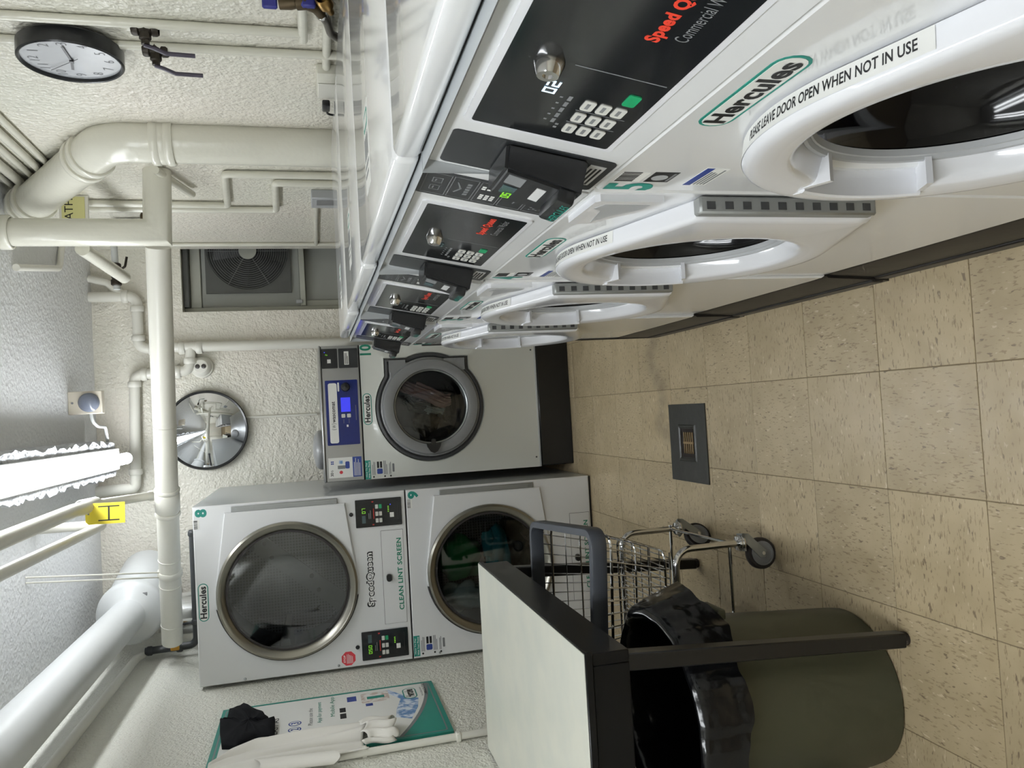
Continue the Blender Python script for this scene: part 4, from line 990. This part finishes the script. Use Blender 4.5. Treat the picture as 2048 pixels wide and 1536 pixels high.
for x, r_, l in ((.015, .055, .006), (-.36, .058, .10), (-.30, .060, .02), (-.42, .060, .02), (-.66, .055, .008), (-.80, .055, .008), (-1.02, .055, .008)): ring(pB, db*bt(x), db, r_, l, 'pipe_smooth', 'coupling')
ring(pB, db*bt(-.735), db, .060, .036, 'pipe_smooth', 'strap')
for s_ in (-.012, .012): MB().tube([db*bt(-.735)+Vector((s_, -.03, .045)), Vector((-.638+s_, 3.93, 2.70))-B0], .004, 8).build('hanger_wire', 'pipe_smooth', pB)
pipe('water_pipe', 'thin white water pipe running down past the clock, farther from the waste stack', [(XR-.014, 2.262, 2.70), (XR-.014, 2.255, 1.40)], .0135, 'pipe_paint')
pipe('water_pipe', 'thin white water pipe running down behind the clock, nearer the waste stack', [(XR-.013, 2.405, 2.70), (XR-.013, 2.385, 1.20)], .0125, 'pipe_paint')
for (y, z, lab) in ((2.272, 1.822, 'dark bronze lever valve below the clock, farther from the waste stack'), (2.400, 1.818, 'dark bronze lever valve below the clock, nearer the waste stack')):
    v = tag(empty('lever_valve', (XR-.02, y, z)), lab, 'valve')
    MB().lathe([(.017, -.035), (.020, -.03), (.020, -.018), (.016, -.014), (.022, 0), (.016, .014), (.020, .018), (.020, .03), (.017, .035)], (0, 0, 0), (0, 0, 1), 10).build('body', 'valve_dark', v)
    MB().lathe([(.016, .0), (.016, .03), (.011, .034), (.011, .045), (.0005, .046)], (0, 0, 0), (-1, 0, 0), 8).build('bonnet', 'valve_dark', v)
    MB().tube([(-.046, 0, .004), (-.052, .004, -.02), (-.062, .012, -.05), (-.063, .014, -.125)], .0062, 8, fillet=.015).build('lever', 'lever', v)
pipe('water_pipe', 'short level pipe stub low on the right wall above the washers', [(XR-.016, 1.6, 1.405), (XR-.016, 2.29, 1.402)], .0135, 'pipe_paint')
pipe('conduit', 'level conduit on the right wall just above the washer lids', [(XR-.012, 1.6, 1.336), (XR-.012, 2.47, 1.334)], .013, 'pipe_paint', 0, 'conduit')
ob = tag(empty('outlet_box', (XR, 2.57, 1.332)), 'cream outlet box on the right wall above the washer lids', 'box')
MB().rbox(-.034, 0, -.10, .09, -.032, .032, .006, 2).build('box', 'pipe_paint', ob); MB().rbox(-.038, -.034, -.03, .085, -.028, .028, .002, 1).build('cover', 'pipe_smooth', ob)
pl = tag(empty('power_plug', (XR-.04, 2.655, 1.332)), 'black power plug with a cord in the outlet above the washers', 'plug')
MB().rbox(-.022, .0, .0, .06, -.012, .014, .005, 2).build('plug_body', 'black_plastic', pl)
MB().tube([(-.012, .06, 0), (-.014, .095, -.006), (-.012, .11, -.04), (-.008, .11, -.14)], .004, 8, fillet=.02).build('cord', 'black_plastic', pl)
def hose(y, lab, y2):
    h = tag(empty('supply_hose', (XR, y, 1.43)), lab, 'hose')
    MB().tube([(-.0, 0, .02), (-.035, .0, .02)], .012, 10).build('stub', 'bronze', h)
    MB().lathe([(.014, -.045), (.018, -.04), (.018, -.015), (.014, -.012), (.016, 0), (.014, .03), (.0005, .032)], (-.045, .0, .0), (0, .25, 1), 10).build('valve_body', 'bronze', h)
    MB().rbox(-.062, -.030, -.006, .008, .034, .072, .004, 1).build('blue_handle', 'blue_plastic', h)
    MB().tube([(-.045, -.005, -.03), (-.046, .012, -.06), (-.042, .05, -.075)], .0135, 10, fillet=.02).build('elbow', 'bronze', h)
    ring(h, (-.041, .056, -.077), (0, 1, -.2), .0155, .014, 'chrome', 'clamp')
    MB().tube([(-.041, .055, -.077), (-.038, .10, -.092), (-.036, y2, -.104), (-.034, y2+.05, -.16), (-.034, y2+.06, -.30)], .0115, 12, fillet=.05).build('hose', 'hose', h)
hose(2.035, 'braided supply hose with a blue tap handle on the right wall, higher of the pair', .17)
hs2 = tag(empty('hose_tap', (XR, 2.03, 1.345)), 'brass hose tap with a blue handle close above the washer lids', 'tap')
MB().lathe([(.016, -.03), (.02, -.025), (.02, .01), (.012, .016), (.009, .05), (.0005, .052)], (-.045, -.01, 0), (0, 1, -.35), 12).build('nozzle', 'brass', hs2)
MB().rbox(-.062, -.030, -.020, -.004, .024, .06, .004, 1).build('blue_handle', 'blue_plastic', hs2); MB().tube([(0, -.015, 0), (-.05, -.015, 0)], .010, 10).build('stub', 'brass', hs2)
pipe('riser_pipe', 'slim white stepped riser on the right wall past the waste stack, upper jog', [(XR-.02, 3.565, .9), (XR-.02, 3.572, 1.752), (XR-.02, 4.085, 1.790), (XR-.02, 4.07, 2.44)], .0165, 'pipe_paint', .02)
pipe('riser_pipe', 'slim white stepped riser on the right wall beyond the waste stack, lower jog', [(XR-.02, 3.700, .9), (XR-.02, 3.690, 1.545), (XR-.02, 4.165, 1.560), (XR-.02, 4.175, 2.44)], .0165, 'pipe_paint', .02)
pipe('riser_pipe', 'thinnest straight white pipe against the waste stack on the right wall', [(XR-.012, 3.435, .9), (XR-.012, 3.44, 1.80)], .011, 'pipe_paint')
pipe('brace_pipe', 'short slanting white pipe beside the waste stack below the cross pipe', [(XR-.03, 3.50, 2.02), (XR-.03, 3.86, 1.925)], .017, 'pipe_paint')
pipe('corner_conduit', 'white conduit down the far corner of the right wall', [(XR-.012, 5.02, 2.62), (XR-.012, 5.01, 1.20)], .012, 'pipe_paint', 0, 'conduit')
pipe('conduit', 'level conduit from the grey switch box to the far corner', [(XR-.012, 5.01, 1.357), (XR-.012, 4.03, 1.360)], .012, 'pipe_paint', 0, 'conduit')
sw = tag(empty('switch_box', (XR, 3.94, 1.33)), 'grey metal switch box on the right wall near the far corner', 'box')
MB().rbox(-.045, 0, -.09, .09, -.10, .055, .004, 1).build('box', 'gray_light', sw); MB().rbox(-.047, -.045, -.06, .03, -.06, .03, .001, 1).build('cover', 'gray_plastic', sw)
for z, r_, y1, lab in ((2.425, .012, 3.55, 'lowest of the conduits along the top of the right wall'), (2.475, .016, 3.86, 'second lowest conduit along the top of the right wall'), (2.535, .013, 3.86, 'third conduit along the top of the right wall'), (2.60, .020, 3.86, 'thick painted pipe just under the ceiling on the right wall'), (2.66, .012, 3.86, 'topmost thin conduit in the corner of right wall and ceiling')):
    pipe('ceiling_conduit', lab, [(XR-r_-.002, .6, z), (XR-r_-.002, y1, z)], r_, 'pipe_paint', 0, 'conduit')
pn = tag(empty('paper_sign', (1.02, 4.0, 2.466)), 'yellowish paper sign with hand lettering high behind the slanting pipe', 'sign')
PS = Plane((0, 0, 0), (1, 0, 0), (0, 0, 1))
PS.slab(rect(-.085, .09, -.048, .05), 0, .004, 'sheet', 'yellow_paper', pn); PS.slab(rect(-.095, .098, -.062, .062), -.014, 0, 'board', 'pipe_smooth', pn)
text(PS, 'BATH', -.045, .080, .002, .038, .0046, 'ink', pn, 0)
pipe('stub_pipe', 'white pipe with a rounded end pointing at the back wall below the ceiling', [(.805, 3.72, 2.365), (.775, 4.26, 2.315)], .031, 'pipe_paint')
vp_ = tag(empty('valve_pipe', (1.1, 4.42, 2.2)), 'thin pipe with a dark lever valve crossing behind the ceiling drop pipe', 'pipe')
MB().tube([(0, 0, .02), (0, 0, .195), (-.36, 0, .185)], .017, 12, fillet=.04).build('pipe', 'pipe_gray', vp_)
MB().lathe([(.018, -.06), (.026, -.055), (.026, -.03), (.02, -.025), (.028, 0), (.02, .025), (.026, .03), (.026, .055), (.018, .06)], (-.28, 0, .187), (1, 0, 0), 10).build('valve_body', 'valve_dark', vp_)
MB().tube([(-.28, -.02, .187), (-.28, -.045, .175), (-.25, -.06, .13), (-.20, -.06, .12)], .006, 8, fillet=.01).build('lever', 'valve_dark', vp_)
v3 = tag(empty('lever_valve', (XR-.03, 4.30, 2.19)), 'small bronze valve half hidden beside the ceiling drop pipe', 'valve')
MB().lathe([(.018, -.045), (.026, -.04), (.026, -.02), (.020, 0), (.026, .02), (.026, .04), (.018, .045)], (0, 0, 0), (0, 0, 1), 10).build('body', 'bronze', v3); MB().cyl((0, 0, 0), (-.05, 0, 0), .014, n=8).build('bonnet', 'bronze', v3)

# ================================================================== pipes on the back wall
yb = YB-.055
bd = tag(empty('back_drain', (.49, yb, 1.0)), 'branching white drain pipe on the back wall beside the window', 'pipe')
def bpipe(name, pts, fillet=.05, r=.031): MB().tube([(x-.49, 0, z-1.0) for x, z in pts], r, 16, fillet).build(name, 'pipe_smooth', bd, ang=60)
bpipe('drop', [(.818, 2.70), (.818, 2.435), (.498, 2.435), (.490, .3)])
bpipe('branch', [(.490, 2.140), (.350, 2.150), (.338, 2.465), (-.300, 2.482)]); bpipe('branch_end', [(-.300, 2.482), (-.345, 2.485), (-.352, 2.70)], .04)
bpipe('side_branch', [(.818, 2.50), (.905, 2.60), (.93, 2.70)], .02, .022)
for x, z, dx, dz in ((.818, 2.50, 0, 1), (.74, 2.435, 1, 0), (.56, 2.435, 1, 0), (.492, 2.36, 0, 1), (.491, 2.19, 0, 1), (.491, 2.09, 0, 1), (.41, 2.145, 1, 0), (.345, 2.22, 0, 1), (.339, 2.41, 0, 1), (.28, 2.467, 1, 0), (-.25, 2.48, 1, 0)):
    ring(bd, (x-.49, 0, z-1.0), (dx, 0, dz), .039, .036, 'pipe_smooth', 'coupling')

# ================================================================== fan in the window
fn_ = tag(empty('window_fan', (1.13, YB+.134, 1.79)), 'dark round-grilled exhaust fan set in the back window', 'fan')
mb = MB(); loft(mb, 0, 0, [(rect_rho(-.275, .275, -.265, .265), 0), (rect_rho(-.275, .275, -.265, .265), -.022), (.252, -.022), (.250, 0)], angles(64, [(.275, .265), (-.275, .265), (-.275, -.265), (.275, -.265)])); mb.build('housing', 'window_dark', fn_, ang=30)
MB().lathe([(.252, .001), (.0005, .001)], (0, 0, 0), (0, -1, 0), 48).build('shroud', 'fan_dark', fn_, smooth=False)
for k in range(5):
    a = R(72*k+20); u = Vector((math.cos(a), 0, math.sin(a))); v = Vector((-math.sin(a), .25, math.cos(a))).normalized()
    MB().slab([(.04, -.03), (.2, -.075), (.22, .05), (.04, .03)], (0, -.012, 0), u, v, u.cross(v), 0, .002).build('blade', 'gray_plastic_dark', fn_)
mb = MB()
for k in range(15):
    r_ = .055+k*.0137; mb.tube([(r_*math.cos(2*math.pi*i/40), -.032, r_*math.sin(2*math.pi*i/40)) for i in range(42)], .0018, 5, cap=False)
mb.build('grille_rings', 'fan_wire', fn_, stuff=True)
for k in range(6): a = R(60*k+30); MB().tube([(.05*math.cos(a), -.029, .05*math.sin(a)), (.252*math.cos(a), -.029, .252*math.sin(a))], .003, 6).build('grille_spoke', 'fan_wire', fn_)
MB().lathe([(.055, .028), (.055, .038), (.0005, .04)], (0, 0, 0), (0, -1, 0), 28).build('hub', 'window_frame', fn_)

# ================================================================== ducts and pipes upper left
du = tag(empty('air_duct', (-.972, 4.6, 2.42)), 'big grey round duct running along the top of the left wall to a flared collar', 'duct')
MB().lathe([(.090, -5.5), (.090, -2.0), (.0915, -1.99), (.0915, -1.97), (.090, -1.96), (.090, -.04)], (0, 0, 0), (0, 1, 0), 48).build('duct', 'duct_paint', du, ang=60)
MB().lathe([(.090, -.10), (.098, -.085), (.150, -.045), (.165, -.03), (.169, -.01), (.169, .04), (.164, .05), (.14, .055)], (0, 0, 0), (0, 1, 0), 48).build('collar', 'duct_paint', du)
MB().tube([(0, .05, 0), (.05, .28, .01), (.10, .57, .02)], .150, 32, fillet=.2).build('rear_duct', 'duct_paint', du, ang=60)
MB().rbox(.085, .110, -.060, -.050, -.095, -.065, .002, 1).build('damper_tab', 'gray_plastic', du)
ex = tag(empty('dryer_flue', (-1.05, 4.80, 2.0)), 'shiny metal flue rising from the top of the stacked dryer', 'duct')
MB().tube([(0, 0, 0), (0, 0, .27)], .115, 28).build('flue', 'flue_metal', ex, ang=60)
for z in (.03, .12): ring(ex, (0, 0, z), (0, 0, 1), .121, .02, 'flue_metal', 'seam')
gp = tag(empty('gas_pipe', (-.56, 4.60, 2.095)), 'dark gas pipe with a yellow valve handle above the stacked dryer', 'pipe')
MB().tube([(0, 0, 0), (-.622, 0, .0), (-.628, 0, .262)], .020, 14, fillet=.045).build('pipe', 'gas_pipe', gp, ang=60)
for p, d in (((-.02, 0, 0), (1, 0, 0)), ((-.50, 0, 0), (1, 0, 0)), ((-.628, 0, .09), (0, 0, 1)), ((-.628, 0, .24), (0, 0, 1))): ring(gp, p, d, .025, .03, 'gas_pipe', 'fitting')
MB().rbox(-.632, -.592, -.045, -.028, .085, .130, .006, 2).build('valve_handle', 'yellow_handle', gp)
pipe('wall_pipe', 'thin white pipe along the top of the left wall under the big duct', [(XL+.035, 4.60, 2.37), (XL+.035, 4.54, 2.39), (XL+.030, .5, 2.46)], .021, 'pipe_smooth', .03)
hp = tag(empty('hot_water_pipe', (-.332, 4.285, 2.25)), 'white hot water pipe rising from the cross pipe towards the viewer under the ceiling', 'pipe')
MB().tube([(.0, 0, -.03), (.022, -.585, .14)], .021, 14).build('thin_run', 'pipe_smooth', hp); MB().tube([(.018, -.50, .115), (.016, -.72, .150), (-.015, -3.6, .155)], .029, 16).build('thick_run', 'pipe_smooth', hp, ang=60)
ring(hp, (.018, -.56, .13), (0, -1, .29), .034, .12, 'pipe_smooth', 'fitting'); ring(hp, (.0, -.02, -.02), (0, -1, .29), .027, .03, 'pipe_smooth', 'joint')
tg = tag(empty('pipe_tag', (-.345, 3.69, 2.385)), 'yellow tag marked H hanging from the hot water pipe', 'tag')
TG = Plane((0, 0, 0), (1, 0, -.02), (.02, 0, 1))
tp = TG.slab([(-.045, -.155), (.045, -.155), (.045, -.012), (.033, 0), (-.033, 0), (-.045, -.012)], 0, .002, 'card', 'yellow_tag', tg)
TG.many([rect(-.032, -.027, -.133, -.050), rect(.027, .032, -.133, -.050), rect(-.027, .027, -.095, -.088)], .002, .0024, 'letter_H', 'ink', tp); TG.slab(circ(0, -.012, .004, 10), .002, .0023, 'hole', 'ink_gray', tp)
MB().tube([(0, .001, -.01), (.02, -.01, .02)], .0012, 6).build('tie', 'ink_gray', tg)
pipe('water_pipe', 'second white pipe under the ceiling beside the tagged hot pipe', [(-.432, 4.06, 2.70), (-.432, 4.05, 2.41), (-.432, 3.98, 2.40), (-.418, .6, 2.40)], .022, 'pipe_smooth', .04)

# ================================================================== left wall: board, garments, conduit
sb = tag(empty('notice_board', (XL, 3.03, .955)), 'teal-edged laundry instruction board on the left wall', 'sign')
P = Plane((0, 0, 0), (0, 1, 0), (0, 0, 1)); BW, BH = .60, .905
MB().slab(rect(0, BW, 0, BH), P.O, P.U, P.V, P.N, .001, .012).build('board', 'teal', sb)
L = .012
P.slab(rr(.018, BW-.018, .018, BH-.014, .012), L, L+.0006, 'edge_line', 'ink_gray', sb)
P.slab(rr(.024, BW-.024, .024, BH-.020, .012), L+.0006, L+.001, 'corner_field', 'teal', sb)
arc = [(BW-.024-.552*k/16, .026+.165*(k/16)**1.9) for k in range(17)]
P.slab([(.024, BH-.03)]+[(x, y) for x, y in reversed(arc)]+[(BW-.024, BH-.03)], L+.001, L+.0014, 'dark_curve', 'ink_gray', sb)
P.slab([(.024, BH-.03)]+[(x, y+.016) for x, y in reversed(arc)]+[(BW-.024, BH-.03)], L+.0014, L+.0018, 'white_field', 'paper', sb)
L = .0139
P.slab([(.18, .14), (.30, .10), (.40, .085), (.44, .13), (.50, .17), (.55, .20), (.55, .23), (.42, .16), (.30, .19), (.22, .20)], L, L+.0003, 'water_print', 'sky_print', sb)
logo(P, .405, .535, .085, .145, L+.0004, sb)
text(P, 'hercules.com', .42, .53, .060, .070, L+.0006, 'ink_gray', sb); text(P, '1-800-526-5760', .43, .57, .040, .053, L+.0006, 'ink', sb, .01)
P.slab(rr(.430, .545, .205, .325, .01), L, L+.0004, 'product_print', 'photo_print', sb); P.slab(rect(.47, .50, .225, .300), L+.0004, L+.0007, 'product_window', 'teal', sb); P.slab(rect(.47, .53, .345, .385), L, L+.0004, 'card_print', 'blue_ink', sb); P.slab(rect(.39, .42, .28, .31), L, L+.0004, 'small_print', 'blue_ink', sb)
for s_, x in (('2', .25), ('3', .315)):
    c = P.slab(circ(x, .600, .026, 20), L, L+.0004, 'step_circle', 'blue_ink', sb); P.slab(circ(x, .600, .021, 20), L+.0004, L+.0006, 'step_fill', 'paper', c); text(P, s_, x-.009, x+.009, .584, .616, L+.001, 'blue_ink', c, .03)
text(P, '8 EASY AS', .19, .40, .665, .690, L+.0006, 'ink', sb, .01); text(P, 'Please use the', .27, .46, .530, .548, L+.0006, 'ink_gray', sb); text(P, 'App for payment', .28, .52, .490, .512, L+.0006, 'teal', sb); text(P, 'Mobile App', .33, .56, .435, .458, L+.0006, 'green_ink', sb)
P.slab(rect(.29, .345, .395, .420), L, L+.0004, 'store_badge', 'ink', sb); P.slab(rect(.36, .41, .395, .420), L, L+.0004, 'store_badge', 'ink', sb); P.slab(rect(.14, .24, .05, .11), L-.002, L-.0014, 'service_card', 'paper', sb)
lines(P, .15, .23, .06, .10, 3, L-.0014, 'ink_gray', sb, 4)
wg = tag(empty('white_garment', (XL, 3.05, 1.84)), 'folded white garment hanging over the edge of the notice board', 'clothes')
def wfn(u, v):
    K = [(0, -.115, -.03, .050), (.06, -.125, .06, .055), (.15, -.14, .135, .055), (.28, -.13, .145, .05), (.42, -.118, .150, .045), (.555, -.125, .155, .045)]
    d = v*.555; k = 0
    while k < len(K)-2 and K[k+1][0] < d: k += 1
    f = (d-K[k][0])/(K[k+1][0]-K[k][0]); f = max(0, min(1, f)); y0 = K[k][1]*(1-f)+K[k+1][1]*f; y1 = K[k][2]*(1-f)+K[k+1][2]*f; x = K[k][3]*(1-f)+K[k+1][3]*f
    xx = x+.014*math.sin(9*u+1.5*v)*min(1, .3+v)+.010*math.sin(21*u-4*v)*(.5+.5*v)-.02*(2*u-1)**2
    return (max(.02, xx), y0+(y1-y0)*u, -.0-d+.02*math.sin(5*u)*(v > .9)*(v-.9)*10)
g = MB().grid(wfn, 44, 40).build('cloth', 'cloth_white', wg, ang=80); g.modifiers.new('t', 'SOLIDIFY').thickness = .006
def cuff(u, v):
    a = math.pi*u; r = .045+.018*math.sin(5*a+3*v)+.01*v; return (.030+.035*math.sin(a)+.008*math.sin(9*a), .03+.095*math.cos(a)+.012*math.sin(6*v), -.545-.115*v+.012*math.sin(7*a))
g = MB().grid(cuff, 30, 12).build('cuff', 'cloth_white', wg, ang=80); g.modifiers.new('t', 'SOLIDIFY').thickness = .005
def roll(u, v):
    a = 2*math.pi*u; return (.045+.020*math.cos(a), -.135+.035*math.sin(a)-.03*v, -.17-.27*v+.012*math.sin(a*2))
MB().grid(roll, 18, 10, True).build('roll', 'cloth_white', wg, ang=80)
kg = tag(empty('black_garment', (XL, 3.38, 1.735)), 'crumpled black garment hung on the corner of the notice board', 'clothes')
outl = [(y-3.38, z-1.735) for y, z in [(3.46, 1.855), (3.447, 1.828), (3.585, 1.832), (3.61, 1.775), (3.468, 1.69), (3.416, 1.66), (3.378, 1.66), (3.375, 1.633), (3.221, 1.629), (3.226, 1.677), (3.228, 1.70), (3.167, 1.758), (3.192, 1.819), (3.329, 1.841)]]
mb = MB(); rings = [(1, .015), (1, .030), (.965, .038), (.7, .042), (.35, .042), (.02, .044)]; rnd = random.Random(3)
dens = []
for i in range(len(outl)):
    a, b = outl[i], outl[(i+1) % len(outl)]
    for k in range(4): dens.append((a[0]+(b[0]-a[0])*k/4, a[1]+(b[1]-a[1])*k/4))
nn = len(dens); vs_ = []
for s_, d in rings: vs_ += [(d+rnd.uniform(-.004, .004)*(s_ < 1)+.006*math.sin(i*.5+s_*7), x*s_, z*s_) for i, (x, z) in enumerate(dens)]
mb.add(vs_, [(k*nn+i, k*nn+(i+1) % nn, (k+1)*nn+(i+1) % nn, (k+1)*nn+i) for k in range(len(rings)-1) for i in range(nn)]+[tuple(range(nn))]); mb.build('cloth', 'cloth_black', kg, ang=70)
wc_ = tag(empty('wall_conduit', (XL, 2.965, 0)), 'vertical white conduit on the left wall beside the notice board', 'conduit')
MB().tube([(.016, 0.012, .4), (.016, -.020, 1.56)], .014, 12).build('conduit', 'pipe_smooth', wc_); MB().sphere((.016, -.020, 1.56), .017, nu=12, nv=8).build('end_cap', 'pipe_smooth', wc_)
for z in (.95, 1.30): MB().rbox(0, .034, -.022, .012, z-.010, z+.010, .004, 1).build('clip', 'pipe_smooth', wc_)
pipe('ceiling_pipe', 'short bent white pipe lying flat against the ceiling near the window', [(.76, 3.90, ZC-.018), (.875, 4.53, ZC-.018), (1.10, 4.62, ZC-.018)], .016, 'pipe_smooth', .06)
